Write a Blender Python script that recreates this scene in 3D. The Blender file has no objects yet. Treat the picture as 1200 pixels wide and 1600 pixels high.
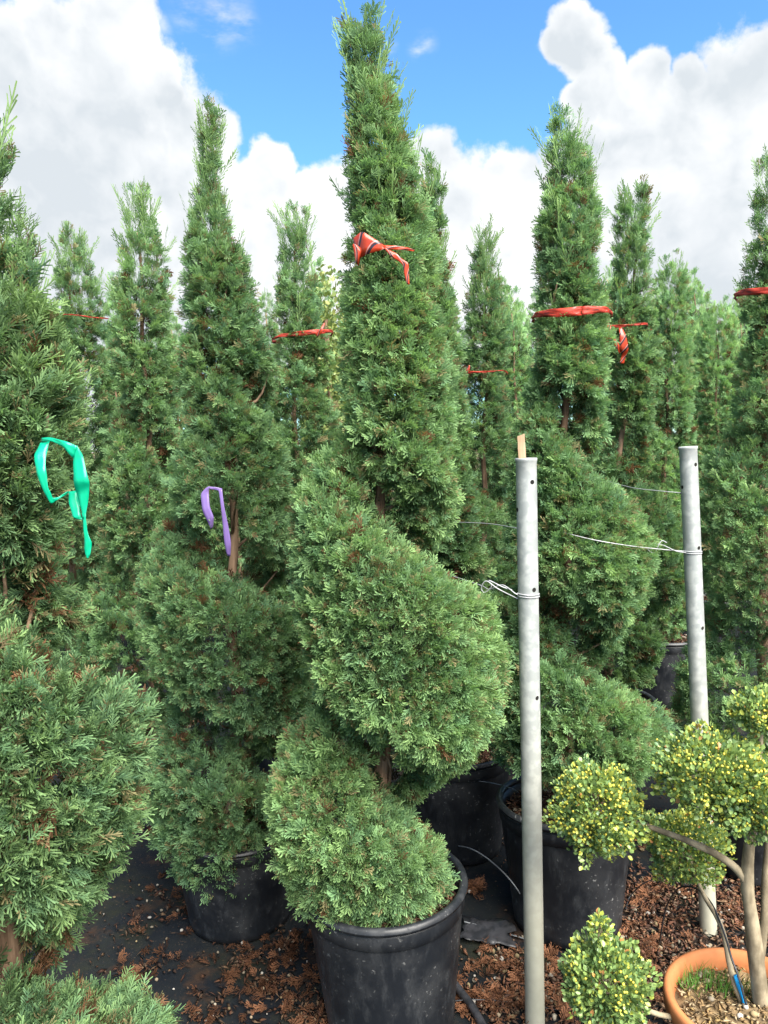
import bpy, math, random
import numpy as np
from mathutils import Vector, noise as mnoise

random.seed(7)
RNG = np.random.default_rng(11)
SC = bpy.context.scene
COL = SC.collection
PI = math.pi

# ------------------------------------------------------------------ camera
FPX = 1202.0                       # focal length in pixels of the 1200 x 1600 photograph
CAM = np.array([0.0, 0.0, 1.75])
PITCH = math.radians(5.2)          # looking down
ROLL = math.radians(1.8)
_F = np.array([0, math.cos(PITCH), -math.sin(PITCH)])
_U0 = np.array([0, math.sin(PITCH), math.cos(PITCH)])
_R0 = np.array([1.0, 0, 0])
_U = math.cos(ROLL) * _U0 + math.sin(ROLL) * _R0
_R = math.cos(ROLL) * _R0 - math.sin(ROLL) * _U0


def ray(x, y):
    return _F + _R * ((x - 600.0) / FPX) + _U * ((800.0 - y) / FPX)


def PY(x, y, Y):
    d = ray(x, y)
    return CAM + d * (Y / d[1])


def PZ(x, y, z=0.0):
    d = ray(x, y)
    return CAM + d * ((z - CAM[2]) / d[2])


cam_data = bpy.data.cameras.new('camera')
cam = bpy.data.objects.new('camera', cam_data)
COL.objects.link(cam)
cam_data.sensor_fit = 'VERTICAL'
cam_data.sensor_height = 24.0
cam_data.sensor_width = 18.0
cam_data.lens = 24.0 * FPX / 1600.0
cam_data.clip_start = 0.02
cam_data.clip_end = 2000.0
from mathutils import Matrix
cam.matrix_world = Matrix(((_R[0], _U[0], -_F[0], CAM[0]), (_R[1], _U[1], -_F[1], CAM[1]),
                           (_R[2], _U[2], -_F[2], CAM[2]), (0, 0, 0, 1)))
SC.camera = cam

# ------------------------------------------------------------------ light
SUN_EL, SUN_AZ = math.radians(50), math.radians(148)     # azimuth clockwise from the view direction (+Y)
EXPOSURE = 2.35
SC.view_settings.view_transform = 'Standard'
SC.view_settings.look = 'None'
SC.view_settings.gamma = 1.0
SC.view_settings.use_curve_mapping = False
SC.view_settings.exposure = EXPOSURE
SC.cycles.max_bounces = 7
SC.cycles.diffuse_bounces = 5
SC.cycles.glossy_bounces = 2
SC.cycles.transmission_bounces = 5

sun_dir = Vector((math.cos(SUN_EL) * math.sin(SUN_AZ), math.cos(SUN_EL) * math.cos(SUN_AZ), math.sin(SUN_EL)))
sd = bpy.data.lights.new('sun', 'SUN')
sd.energy = 3.7
sd.angle = math.radians(52)
sd.color = (1.0, 0.95, 0.86)
so = bpy.data.objects.new('sun', sd)
COL.objects.link(so)
so.rotation_euler = sun_dir.to_track_quat('Z', 'Y').to_euler()
so.location = (4, -3, 8)


class NT:
    """small helper for node trees"""
    def __init__(self, tree):
        self.t = tree
        tree.nodes.clear()

    def n(self, typ, **kw):
        nd = self.t.nodes.new(typ)
        for k, v in kw.items():
            if k.startswith('_'):
                continue
            setattr(nd, k, v)
        return nd

    def _set(self, sock, v):
        if isinstance(v, bpy.types.NodeSocket):
            self.t.links.new(v, sock)
        else:
            sock.default_value = v

    def math(self, op, a, b=0.0, c=0.0, clamp=False):
        nd = self.n('ShaderNodeMath', operation=op, use_clamp=clamp)
        for i, v in enumerate((a, b, c)):
            self._set(nd.inputs[i], v)
        return nd.outputs[0]

    def vmath(self, op, a, b=None, scale=None):
        nd = self.n('ShaderNodeVectorMath', operation=op)
        self._set(nd.inputs[0], a)
        if b is not None:
            self._set(nd.inputs[1], b)
        if scale is not None:
            self._set(nd.inputs['Scale'], scale)
        return nd.outputs['Value'] if op in ('DISTANCE', 'LENGTH', 'DOT_PRODUCT') else nd.outputs[0]

    def noise(self, vec, scale, detail=4.0, rough=0.55, dist=0.0):
        nd = self.n('ShaderNodeTexNoise')
        if vec is not None:
            self._set(nd.inputs['Vector'], vec)
        nd.inputs['Scale'].default_value = scale
        nd.inputs['Detail'].default_value = detail
        nd.inputs['Roughness'].default_value = rough
        nd.inputs['Distortion'].default_value = dist
        return nd.outputs['Fac']

    def step(self, v, a, b, lo=0.0, hi=1.0):
        nd = self.n('ShaderNodeMapRange', interpolation_type='SMOOTHSTEP')
        self._set(nd.inputs['Value'], v)
        nd.inputs['From Min'].default_value = a
        nd.inputs['From Max'].default_value = b
        nd.inputs['To Min'].default_value = lo
        nd.inputs['To Max'].default_value = hi
        return nd.outputs[0]

    def mix(self, fac, a, b):
        nd = self.n('ShaderNodeMix', data_type='RGBA')
        self._set(nd.inputs[0], fac)
        for s, v in ((nd.inputs[6], a), (nd.inputs[7], b)):
            self._set(s, v if isinstance(v, bpy.types.NodeSocket) else (*v, 1.0))
        return nd.outputs[2]


# ------------------------------------------------------------------ sky
world = bpy.data.worlds.new('World')
SC.world = world
world.use_nodes = True
w = NT(world.node_tree)
tc = w.n('ShaderNodeTexCoord').outputs['Generated']
sky = w.n('ShaderNodeTexSky', sky_type='NISHITA')
sky.sun_disc = False
sky.sun_elevation = SUN_EL
sky.sun_rotation = SUN_AZ
sky.altitude = 100
sky.air_density = 1.0
sky.dust_density = 0.05
sky.ozone_density = 3.0
bg_sky = w.n('ShaderNodeBackground')
w.t.links.new(w.vmath('MULTIPLY', sky.outputs[0], (0.60, 0.92, 1.12)), bg_sky.inputs['Color'])
bg_sky.inputs['Strength'].default_value = 0.056

CLOUDS = [  # cumulus heaps: direction of the heap (pixel of the photograph) and its apparent radius
    (20, 95, 62), (88, 70, 52), (185, 50, 62), (160, 120, 90), (222, 130, 58), (100, 260, 215), (262, 150, 26),
    (320, 225, 52), (285, 205, 42), (300, 320, 110), (60, 480, 260), (418, 250, 36), (395, 300, 60), (480, 345, 75),
    (520, 320, 60), (450, 440, 150), (585, 330, 80), (672, 240, 46), (690, 270, 52), (640, 350, 100), (735, 330, 66),
    (800, 310, 62), (760, 420, 150), (900, 52, 44), (905, 85, 46), (878, 78, 34), (932, 130, 46), (912, 160, 36),
    (960, 160, 44), (1022, 108, 38), (1000, 170, 62), (1085, 112, 32), (1060, 180, 80), (1120, 150, 46),
    (1165, 128, 44), (1200, 120, 52), (1110, 260, 150), (990, 280, 110), (905, 340, 100), (870, 430, 130),
    (1160, 420, 220), (1240, 220, 150), (-90, 200, 190), (1340, 300, 190)]
warp = w.n('ShaderNodeTexNoise')
warp.inputs['Scale'].default_value = 9.0
warp.inputs['Detail'].default_value = 5.0
w.t.links.new(tc, warp.inputs['Vector'])
off = w.vmath('SCALE', w.vmath('SUBTRACT', warp.outputs['Color'], (0.5, 0.5, 0.5)), scale=0.055)
pd = w.vmath('ADD', tc, off)
dens = None
for (cx, cy, cr) in CLOUDS:
    b = ray(cx, cy)
    L = np.linalg.norm(b)
    b = b / L
    r = cr / FPX / L * 1.12
    dist = w.vmath('DISTANCE', pd, tuple(b))
    v = w.math('MULTIPLY_ADD', dist, -0.16 / r, 0.16)      # 0.16 in the middle, 0 on the rim, same depth for every heap
    v = w.math('MINIMUM', v, 0.16)
    dens = v if dens is None else w.math('MAXIMUM', dens, v)
# beyond the view the same broken cumulus goes on, placed by noise
fwd = w.vmath('DOT_PRODUCT', tc, tuple(ray(600, 420) / np.linalg.norm(ray(600, 420))))
away = w.step(fwd, 0.78, 0.62)
cov = w.math('MULTIPLY', w.math('SUBTRACT', w.noise(pd, 1.7, 3.0, 0.5), 0.46), 0.9)
dens = w.math('ADD', w.math('MULTIPLY', dens, w.math('SUBTRACT', 1.0, away)), w.math('MULTIPLY', cov, away))
n1 = w.noise(tc, 16.0, 6.0, 0.6)
dens = w.math('ADD', dens, w.math('MULTIPLY', w.math('SUBTRACT', n1, 0.5), 0.17))
alpha = w.step(dens, -0.008, 0.030)
# a few thin torn shreds in the blue
shred = None
for (cx, cy, rr) in [(345, 35, 60), (382, 52, 34), (300, 12, 45), (655, 82, 26), (250, 45, 26), (600, 70, 18)]:
    b = ray(cx, cy)
    L = np.linalg.norm(b)
    dist = w.vmath('DISTANCE', pd, tuple(b / L))
    v = w.step(dist, rr / FPX / L * 1.2, 0.0)
    shred = v if shred is None else w.math('MAXIMUM', shred, v)
sm = w.n('ShaderNodeMapping')
sm.inputs['Scale'].default_value = (14, 14, 34)
w.t.links.new(tc, sm.inputs['Vector'])
shred = w.math('MULTIPLY', shred, w.step(w.noise(sm.outputs[0], 1.0, 5.0, 0.6), 0.40, 0.72))
alpha = w.math('MAXIMUM', alpha, w.math('MULTIPLY', shred, 0.75))
# relief: the side of each billow that faces the light is brighter
ls = tuple(Vector((0.45, -0.3, 0.85)).normalized() * 0.05)
na = w.noise(pd, 5.0, 4.0, 0.5)
nb = w.noise(w.vmath('ADD', pd, ls), 5.0, 4.0, 0.5)
rel = w.math('MULTIPLY', w.math('SUBTRACT', na, nb), 3.6)
nc = w.noise(pd, 13.0, 4.0, 0.55)
nd_ = w.noise(w.vmath('ADD', pd, tuple(q_ * 0.45 for q_ in ls)), 13.0, 4.0, 0.55)
rel = w.math('ADD', rel, w.math('MULTIPLY', w.math('SUBTRACT', nc, nd_), 1.6))
deep = w.step(dens, -0.01, 0.10)
big = w.noise(tc, 2.6, 2.0, 0.5)
grey = w.math('MULTIPLY', deep, w.step(big, 0.40, 0.66, 0.18, 0.95))
grey = w.math('SUBTRACT', grey, rel, clamp=True)
ccol = w.mix(grey, (0.47, 0.475, 0.48), (0.315, 0.34, 0.362))
bg_c = w.n('ShaderNodeBackground')
w.t.links.new(ccol, bg_c.inputs['Color'])
bg_c.inputs['Strength'].default_value = 0.47
mx = w.n('ShaderNodeMixShader')
w.t.links.new(alpha, mx.inputs[0])
w.t.links.new(bg_sky.outputs[0], mx.inputs[1])
w.t.links.new(bg_c.outputs[0], mx.inputs[2])
wo = w.n('ShaderNodeOutputWorld')
w.t.links.new(mx.outputs[0], wo.inputs['Surface'])


# ------------------------------------------------------------------ helpers
def tag(o, label=None, cat=None, group=None, kind=None):
    if label: o['label'] = label
    if cat: o['category'] = cat
    if group: o['group'] = group
    if kind: o['kind'] = kind
    return o


def empty(name, loc=(0, 0, 0)):
    o = bpy.data.objects.new(name, None)
    COL.objects.link(o)
    o.location = Vector([float(c) for c in loc])
    o.empty_display_size = 0.1
    return o


def link(name, me, parent=None, origin=None):
    o = bpy.data.objects.new(name, me)
    COL.objects.link(o)
    if parent is not None:
        o.parent = parent
    return o


def mesh_np(name, V, F, mat=None, col=None, smooth=False):
    """V (n,3), F (m,k) one face size"""
    me = bpy.data.meshes.new(name)
    V = np.ascontiguousarray(V, np.float32)
    F = np.ascontiguousarray(F, np.int32)
    me.vertices.add(len(V))
    me.vertices.foreach_set('co', V.ravel())
    k = F.shape[1]
    me.loops.add(F.size)
    me.loops.foreach_set('vertex_index', F.ravel())
    me.polygons.add(len(F))
    me.polygons.foreach_set('loop_start', np.arange(0, F.size, k, dtype=np.int32))
    me.polygons.foreach_set('loop_total', np.full(len(F), k, np.int32))
    if smooth:
        me.polygons.foreach_set('use_smooth', np.ones(len(F), bool))
    if col is not None:
        a = me.color_attributes.new('tint', 'FLOAT_COLOR', 'POINT')
        c4 = np.ones((len(V), 4), np.float32)
        c4[:, :3] = col
        a.data.foreach_set('color', c4.ravel())
    me.update(calc_edges=True)
    if mat is not None:
        me.materials.append(mat)
    return me


def mesh_py(name, V, F, mat, smooth=False):
    me = bpy.data.meshes.new(name)
    me.from_pydata([tuple(map(float, v)) for v in V], [], F)
    me.update()
    if smooth:
        me.polygons.foreach_set('use_smooth', [True] * len(me.polygons))
    me.materials.append(mat)
    return me


def tube(pts, radii, seg=8, cap=True, lumps=0.0):
    """verts, faces of a tube along pts"""
    P = np.array(pts, float)
    n = len(P)
    R = np.full(n, radii, float) if np.isscalar(radii) else np.array(radii, float)
    T = np.gradient(P, axis=0)
    T /= np.linalg.norm(T, axis=1)[:, None] + 1e-9
    ref = np.array([0.31, 0.95, 0.07])
    V, F = [], []
    for i in range(n):
        a = np.cross(T[i], ref)
        if np.linalg.norm(a) < 1e-3:
            a = np.cross(T[i], [1, 0, 0])
        a /= np.linalg.norm(a)
        b = np.cross(T[i], a)
        for k in range(seg):
            th = 2 * PI * k / seg
            rr = R[i]
            if lumps:
                rr *= 1 + lumps * mnoise.noise(Vector((math.cos(th) * 1.7, math.sin(th) * 1.7, i * 0.35)))
            V.append(P[i] + rr * (math.cos(th) * a + math.sin(th) * b))
    for i in range(n - 1):
        for k in range(seg):
            k2 = (k + 1) % seg
            F.append((i * seg + k, i * seg + k2, (i + 1) * seg + k2, (i + 1) * seg + k))
    if cap:
        F.append(tuple(range(seg))[::-1])
        F.append(tuple((n - 1) * seg + k for k in range(seg)))
    return V, F


def smooth_path(pts, n=24):
    """Catmull-Rom through pts"""
    P = [np.array(p, float) for p in pts]
    P = [2 * P[0] - P[1]] + P + [2 * P[-1] - P[-2]]
    out = []
    segs = len(P) - 3
    per = max(2, n // segs)
    for i in range(segs):
        p0, p1, p2, p3 = P[i:i + 4]
        for k in range(per):
            t = k / per
            out.append(0.5 * ((2 * p1) + (-p0 + p2) * t + (2 * p0 - 5 * p1 + 4 * p2 - p3) * t * t + (-p0 + 3 * p1 - 3 * p2 + p3) * t ** 3))
    out.append(P[-2])
    return np.array(out)


def lathe(profile, seg=48, wob=0.0):
    V, F = [], []
    n = len(profile)
    for k in range(seg):
        th = 2 * PI * k / seg
        q = 1 + wob * math.sin(2 * th + 0.7)
        for (r, z) in profile:
            V.append((r * q * math.cos(th), r * q * math.sin(th), z))
    for k in range(seg):
        k2 = (k + 1) % seg
        for i in range(n - 1):
            F.append((k * n + i, k2 * n + i, k2 * n + i + 1, k * n + i + 1))
    return V, F


# ------------------------------------------------------------------ materials
def mat_new(name):
    m = bpy.data.materials.new(name)
    m.use_nodes = True
    t = NT(m.node_tree)
    out = t.n('ShaderNodeOutputMaterial')
    return m, t, out


def principled(t, out, rough=0.6, spec=0.3, metal=0.0):
    p = t.n('ShaderNodeBsdfPrincipled')
    p.inputs['Roughness'].default_value = rough
    p.inputs['Specular IOR Level'].default_value = spec
    p.inputs['Metallic'].default_value = metal
    t.t.links.new(p.outputs[0], out.inputs['Surface'])
    return p


def bump(t, p, h, strength=0.3, dist=0.01):
    b = t.n('ShaderNodeBump')
    b.inputs['Strength'].default_value = strength
    b.inputs['Distance'].default_value = dist
    t.t.links.new(h, b.inputs['Height'])
    t.t.links.new(b.outputs[0], p.inputs['Normal'])


def mat_leaf(name, trans=0.3, rough=0.55, spec=0.25, gain=1.0):
    m, t, out = mat_new(name)
    a = t.n('ShaderNodeAttribute', attribute_name='tint')
    col = a.outputs['Color']
    if gain != 1.0:
        col = t.vmath('SCALE', col, scale=gain)
    p = t.n('ShaderNodeBsdfPrincipled')
    p.inputs['Roughness'].default_value = rough
    p.inputs['Specular IOR Level'].default_value = spec
    t.t.links.new(col, p.inputs['Base Color'])
    tr = t.n('ShaderNodeBsdfTranslucent')
    t.t.links.new(t.vmath('MULTIPLY', col, (1.15, 1.25, 0.8)), tr.inputs['Color'])
    mxs = t.n('ShaderNodeMixShader')
    mxs.inputs[0].default_value = trans
    t.t.links.new(p.outputs[0], mxs.inputs[1])
    t.t.links.new(tr.outputs[0], mxs.inputs[2])
    t.t.links.new(mxs.outputs[0], out.inputs['Surface'])
    return m


def mat_tint(name, rough=0.85, spec=0.15):
    m, t, out = mat_new(name)
    p = principled(t, out, rough, spec)
    a = t.n('ShaderNodeAttribute', attribute_name='tint')
    t.t.links.new(a.outputs['Color'], p.inputs['Base Color'])
    return m


def mat_noise(name, c1, c2, scale=20.0, rough=0.7, spec=0.3, bmp=0.2, stretch=(1, 1, 1), lo=0.35, hi=0.65, bdist=0.004):
    m, t, out = mat_new(name)
    p = principled(t, out, rough, spec)
    tcn = t.n('ShaderNodeTexCoord').outputs['Object']
    mp = t.n('ShaderNodeMapping')
    mp.inputs['Scale'].default_value = stretch
    t.t.links.new(tcn, mp.inputs['Vector'])
    f = t.noise(mp.outputs[0], scale, 6.0, 0.6)
    t.t.links.new(t.mix(t.step(f, lo, hi), c1, c2), p.inputs['Base Color'])
    if bmp:
        bump(t, p, f, bmp, bdist)
    return m


M_FOL = mat_leaf('cypress_foliage', 0.40, 0.6, 0.12)
M_ILEX = mat_leaf('holly_leaf', 0.2, 0.38, 0.45)
M_BERRY = mat_tint('berry_skin', 0.4, 0.4)
M_BARK = mat_noise('bark', (0.10, 0.062, 0.04), (0.30, 0.20, 0.135), 34, 0.95, 0.1, 0.9, (1, 1, 0.12))
M_TWIG = mat_noise('twig', (0.09, 0.06, 0.04), (0.22, 0.15, 0.10), 40, 0.95, 0.1, 0.4, (1, 1, 0.3))
M_PALEBARK = mat_noise('pale_bark', (0.12, 0.098, 0.065), (0.28, 0.235, 0.16), 22, 0.9, 0.15, 0.5, (1, 1, 0.5))
M_LITTER = mat_tint('litter', 0.9, 0.1)
M_WOOD = mat_noise('stake_wood', (0.28, 0.185, 0.115), (0.42, 0.30, 0.20), 30, 0.8, 0.2, 0.2, (1, 1, 0.1))
M_WIRE = mat_noise('wire_metal', (0.24, 0.245, 0.26), (0.36, 0.365, 0.38), 60, 0.45, 0.5, 0.0)
M_HOLE = mat_noise('hole_dark', (0.012, 0.012, 0.012), (0.02, 0.018, 0.016), 20, 0.9, 0.1, 0.0)
M_TUBE = mat_noise('tube_plastic', (0.012, 0.013, 0.015), (0.03, 0.03, 0.034), 30, 0.45, 0.4, 0.0)
M_GREYTUBE = mat_noise('grey_tube', (0.10, 0.11, 0.12), (0.17, 0.18, 0.19), 30, 0.5, 0.4, 0.0)
M_BLUE = mat_noise('blue_tape', (0.005, 0.25, 0.60), (0.01, 0.32, 0.72), 30, 0.4, 0.4, 0.1)


def make_pot_mat():
    m, t, out = mat_new('pot_plastic')
    p = principled(t, out, 0.5, 0.35)
    o = t.n('ShaderNodeTexCoord').outputs['Object']
    base = (0.008, 0.0095, 0.0125)
    mp = t.n('ShaderNodeMapping')
    mp.inputs['Scale'].default_value = (1, 1, 0.35)
    t.t.links.new(o, mp.inputs['Vector'])
    run = t.step(t.noise(mp.outputs[0], 26, 6, 0.65), 0.47, 0.75)
    speck = t.step(t.noise(o, 75, 3, 0.6), 0.60, 0.74)
    patch = t.step(t.noise(o, 5.5, 4, 0.6), 0.42, 0.66)
    c = t.mix(t.math('MULTIPLY', run, 0.4), base, (0.034, 0.037, 0.041))
    c = t.mix(t.math('MULTIPLY', patch, 0.5), c, (0.045, 0.047, 0.050))
    c = t.mix(t.math('MULTIPLY', t.math('MULTIPLY', speck, patch), 0.7), c, (0.30, 0.30, 0.29))
    t.t.links.new(c, p.inputs['Base Color'])
    t.t.links.new(t.step(run, 0, 1, 0.42, 0.75), p.inputs['Roughness'])
    bump(t, p, t.noise(o, 12, 4, 0.5), 0.12, 0.01)
    return m


M_POT = make_pot_mat()


def make_post_mat():
    m, t, out = mat_new('galvanised_steel')
    p = principled(t, out, 0.55, 0.5, 0.25)
    o = t.n('ShaderNodeTexCoord').outputs['Object']
    sp = t.step(t.noise(o, 34, 3, 0.5), 0.42, 0.62)
    pale = t.step(t.noise(o, 20, 2, 0.4), 0.56, 0.70)
    c = t.mix(sp, (0.25, 0.268, 0.268), (0.335, 0.352, 0.345))
    c = t.mix(t.math('MULTIPLY', pale, 0.55), c, (0.47, 0.48, 0.465))
    # lichen and dust towards the foot: settled on the post itself
    z = t.n('ShaderNodeSeparateXYZ')
    t.t.links.new(o, z.inputs[0])
    low = t.step(t.math('ADD', z.outputs[2], t.math('MULTIPLY', t.noise(o, 4, 4, 0.6), 0.5)), 1.55, 0.35)
    c = t.mix(t.math('MULTIPLY', low, 0.8), c, (0.38, 0.365, 0.275))
    t.t.links.new(c, p.inputs['Base Color'])
    bump(t, p, t.noise(o, 40, 4, 0.5), 0.15, 0.003)
    return m


M_POST = make_post_mat()


def make_terra():
    return mat_noise('terracotta', (0.30, 0.105, 0.038), (0.38, 0.145, 0.055), 9, 0.75, 0.25, 0.1)


def make_ribbon(name, c1, c2, stripe=None):
    m, t, out = mat_new(name)
    p = t.n('ShaderNodeBsdfPrincipled')
    p.inputs['Roughness'].default_value = 0.32
    p.inputs['Specular IOR Level'].default_value = 0.5
    uv = t.n('ShaderNodeUVMap').outputs[0]
    o = t.n('ShaderNodeTexCoord').outputs['Object']
    c = t.mix(t.noise(o, 25, 3), c1, c2)
    if stripe:
        s = t.n('ShaderNodeSeparateXYZ')
        t.t.links.new(uv, s.inputs[0])
        d = t.math('FRACT', t.math('ADD', t.math('MULTIPLY', s.outputs[0], 22.0), t.math('MULTIPLY', s.outputs[1], 0.9)))
        c = t.mix(t.math('GREATER_THAN', d, 0.80), c, (0.03, 0.02, 0.03))
        c = t.mix(t.math('MULTIPLY', t.math('GREATER_THAN', d, 0.70), t.math('LESS_THAN', d, 0.77)), c, (0.42, 0.26, 0.24))
    t.t.links.new(c, p.inputs['Base Color'])
    tr = t.n('ShaderNodeBsdfTranslucent')
    t.t.links.new(c, tr.inputs['Color'])
    mxs = t.n('ShaderNodeMixShader')
    mxs.inputs[0].default_value = 0.3
    t.t.links.new(p.outputs[0], mxs.inputs[1])
    t.t.links.new(tr.outputs[0], mxs.inputs[2])
    t.t.links.new(mxs.outputs[0], out.inputs['Surface'])
    bump(t, p, t.noise(o, 45, 2), 0.12, 0.002)
    return m


M_RED = make_ribbon('red_tape', (0.36, 0.035, 0.012), (0.46, 0.052, 0.016), True)
def make_band():
    m, t, out = mat_new('red_band_film')
    p = principled(t, out, 0.55, 0.3)
    uv = t.n('ShaderNodeUVMap').outputs[0]
    mp = t.n('ShaderNodeMapping')
    mp.inputs['Scale'].default_value = (22, 3.2, 1)
    t.t.links.new(uv, mp.inputs['Vector'])
    f = t.noise(mp.outputs[0], 1.0, 4, 0.6)
    c = t.mix(t.step(f, 0.36, 0.5), (0.07, 0.010, 0.008), (0.30, 0.026, 0.013))
    c = t.mix(t.step(f, 0.60, 0.68), c, (0.42, 0.22, 0.20))
    t.t.links.new(c, p.inputs['Base Color'])
    bump(t, p, f, 0.6, 0.004)
    return m


M_BAND = make_band()
M_GREEN = make_ribbon('green_tape', (0.0, 0.36, 0.19), (0.0, 0.42, 0.23))
M_PURPLE = make_ribbon('purple_tape', (0.17, 0.11, 0.32), (0.23, 0.155, 0.40))


# ------------------------------------------------------------------ ground
def make_ground_mats():
    m, t, out = mat_new('woven_mat')
    p = principled(t, out, 0.85, 0.12)
    o = t.n('ShaderNodeTexCoord').outputs['Object']
    s = t.n('ShaderNodeSeparateXYZ')
    t.t.links.new(o, s.inputs[0])
    wv = t.math('MULTIPLY', t.math('SINE', t.math('MULTIPLY', s.outputs[0], 1700)), t.math('SINE', t.math('MULTIPLY', s.outputs[1], 1700)))
    c = t.mix(t.step(t.noise(o, 3.0, 5, 0.6), 0.4, 0.6), (0.0045, 0.0065, 0.0095), (0.009, 0.011, 0.012))
    c = t.mix(t.math('MULTIPLY', t.step(t.noise(o, 2.3, 6, 0.65), 0.50, 0.68), 0.6), c, (0.018, 0.020, 0.008))
    c = t.mix(t.math('MULTIPLY', t.step(t.noise(o, 5.5, 7, 0.7), 0.52, 0.70), 0.8), c, (0.035, 0.020, 0.012))
    c = t.mix(t.math('MULTIPLY', t.step(t.noise(o, 130, 3, 0.6), 0.62, 0.72), 0.5), c, (0.11, 0.075, 0.045))
    t.t.links.new(c, p.inputs['Base Color'])
    h = t.math('ADD', t.math('MULTIPLY', wv, 0.15), t.noise(o, 9, 5, 0.6))
    bump(t, p, h, 0.35, 0.02)
    m2 = mat_noise('earth', (0.06, 0.045, 0.03), (0.12, 0.085, 0.055), 3, 0.95, 0.1, 0.4)
    m3 = mat_noise('bark_mulch', (0.035, 0.020, 0.013), (0.10, 0.052, 0.034), 45, 0.95, 0.1, 0.9, bdist=0.01)
    return m, m2, m3


M_MAT, M_EARTH, M_MULCH = make_ground_mats()


def sheet(name, x0, x1, y0, y1, z, nx, ny, mat, amp=0.0, sc=1.5):
    xs, ys = np.linspace(x0, x1, nx), np.linspace(y0, y1, ny)
    V = []
    for y in ys:
        for x in xs:
            V.append((x, y, z + (amp * mnoise.fractal(Vector((x * sc, y * sc, 0.3)), 1.0, 2.0, 3) if amp else 0)))
    F = [(j * nx + i, j * nx + i + 1, (j + 1) * nx + i + 1, (j + 1) * nx + i) for j in range(ny - 1) for i in range(nx - 1)]
    return link(name, mesh_py(name, V, F, mat, True))


tag(sheet('ground', -400, 400, -200, 900, -0.03, 3, 3, M_EARTH), kind='structure')
tag(sheet('weed_mat_path', -9, 9, -2.0, 16, 0.0, 180, 180, M_MAT, 0.008), kind='structure')


# ------------------------------------------------------------------ foliage
def finger(p, d, length, rad, detail):
    """one blunt scale-leaved twiglet: spindle (detail 1) or bent flat diamond (detail 0)"""
    p, d = np.array(p, float), np.array(d, float)
    d /= np.linalg.norm(d)
    a = np.cross(d, [0.2, 0.9, 0.37])
    a /= np.linalg.norm(a)
    b = np.cross(d, a)
    e = p + d * length
    if detail == 2:
        t2 = a * 0.45 + b * 0.85                     # a blunt strip, twisted towards its tip
        V = [p - a * rad * 0.75, p + a * rad * 0.75, e + t2 * rad * 0.8, e - t2 * rad * 0.8]
        F = [(0, 1, 2), (0, 2, 3)]
        T = [0.0, 0.0, 1.0, 1.0]
    else:
        V = [p, e + a * rad, e - a * rad - d * length * 0.12]        # widest near its blunt end
        F = [(0, 1, 2)]
        T = [0.0, 1.0, 0.9]
    return V, F, T


def frond_template(seed, detail, n, L, ang, fl, rad):
    """spray of twiglets in a rough fan; axis +Z, length L"""
    r = random.Random(seed)
    V, F, T = [], [], []

    def put(p, d, l, rd):
        v, f, t = finger(p, d, l, rd, detail)
        o = len(V)
        V.extend(v)
        F.extend([tuple(i + o for i in q) for q in f])
        T.extend(t)
    bend = r.uniform(-0.25, 0.25)
    put((0, 0, 0), (bend, 0.05, 1), L, rad * 1.15)
    for i in range(n):
        s = (i + 0.6) / (n + 0.3)
        side = 1 if i % 2 else -1
        a = ang * r.uniform(0.75, 1.25)
        d = (side * math.sin(a) + bend, r.uniform(-0.45, 0.45), math.cos(a))
        put((bend * s * L * 0.9, 0, s * L * 0.82), d, fl * (1.15 - 0.45 * s) * r.uniform(0.8, 1.2), rad * r.uniform(0.85, 1.15))
    return np.array(V), np.array(F), np.array(T)


TPL = {2: [frond_template(s + 50, 2, 11, 0.046, 0.70, 0.019, 0.0014) for s in range(5)],
       1: [frond_template(s, 1, 9, 0.045, 0.64, 0.024, 0.0019) for s in range(6)],
       0: [frond_template(s + 9, 0, 9, 0.047, 0.62, 0.023, 0.0024) for s in range(6)],
       's2': [frond_template(s + 60, 2, 14, 0.15, 0.40, 0.030, 0.0017) for s in range(3)],
       's1': [frond_template(s + 20, 1, 16, 0.15, 0.38, 0.028, 0.0019) for s in range(3)],
       's0': [frond_template(s + 30, 0, 16, 0.15, 0.38, 0.032, 0.0024) for s in range(3)]}


def place_fronds(templates, P, D, S, C0, C1, rng):
    """P,D (n,3) S (n,) C0,C1 (n,3): colour at the base and at the tip of each twiglet"""
    n = len(P)
    D = D / (np.linalg.norm(D, axis=1)[:, None] + 1e-9)
    A = rng.normal(size=(n, 3))
    A -= D * np.sum(A * D, axis=1)[:, None]
    A /= np.linalg.norm(A, axis=1)[:, None] + 1e-9
    B = np.cross(D, A)
    which = rng.integers(0, len(templates), n)
    Vs, Fs, Cs = [], [], []
    o = 0
    for k, (tv, tf, tt) in enumerate(templates):
        idx = np.nonzero(which == k)[0]
        if not len(idx):
            continue
        s = S[idx][:, None, None]
        V = P[idx][:, None, :] + s * (tv[None, :, 0:1] * A[idx][:, None, :] + tv[None, :, 1:2] * B[idx][:, None, :] + tv[None, :, 2:3] * D[idx][:, None, :])
        C = C0[idx][:, None, :] * (1 - tt[None, :, None]) + C1[idx][:, None, :] * tt[None, :, None]
        F = tf[None, :, :] + (o + np.arange(len(idx)) * len(tv))[:, None, None]
        Vs.append(V.reshape(-1, 3))
        Cs.append(C.reshape(-1, 3))
        Fs.append(F.reshape(-1, 3))
        o += V.shape[0] * V.shape[1]
    return np.concatenate(Vs), np.concatenate(Fs), np.concatenate(Cs)


def vnoise(P, sc, seed):
    return np.array([mnoise.noise(Vector((p[0] * sc + seed, p[1] * sc - seed, p[2] * sc))) for p in P])


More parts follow.
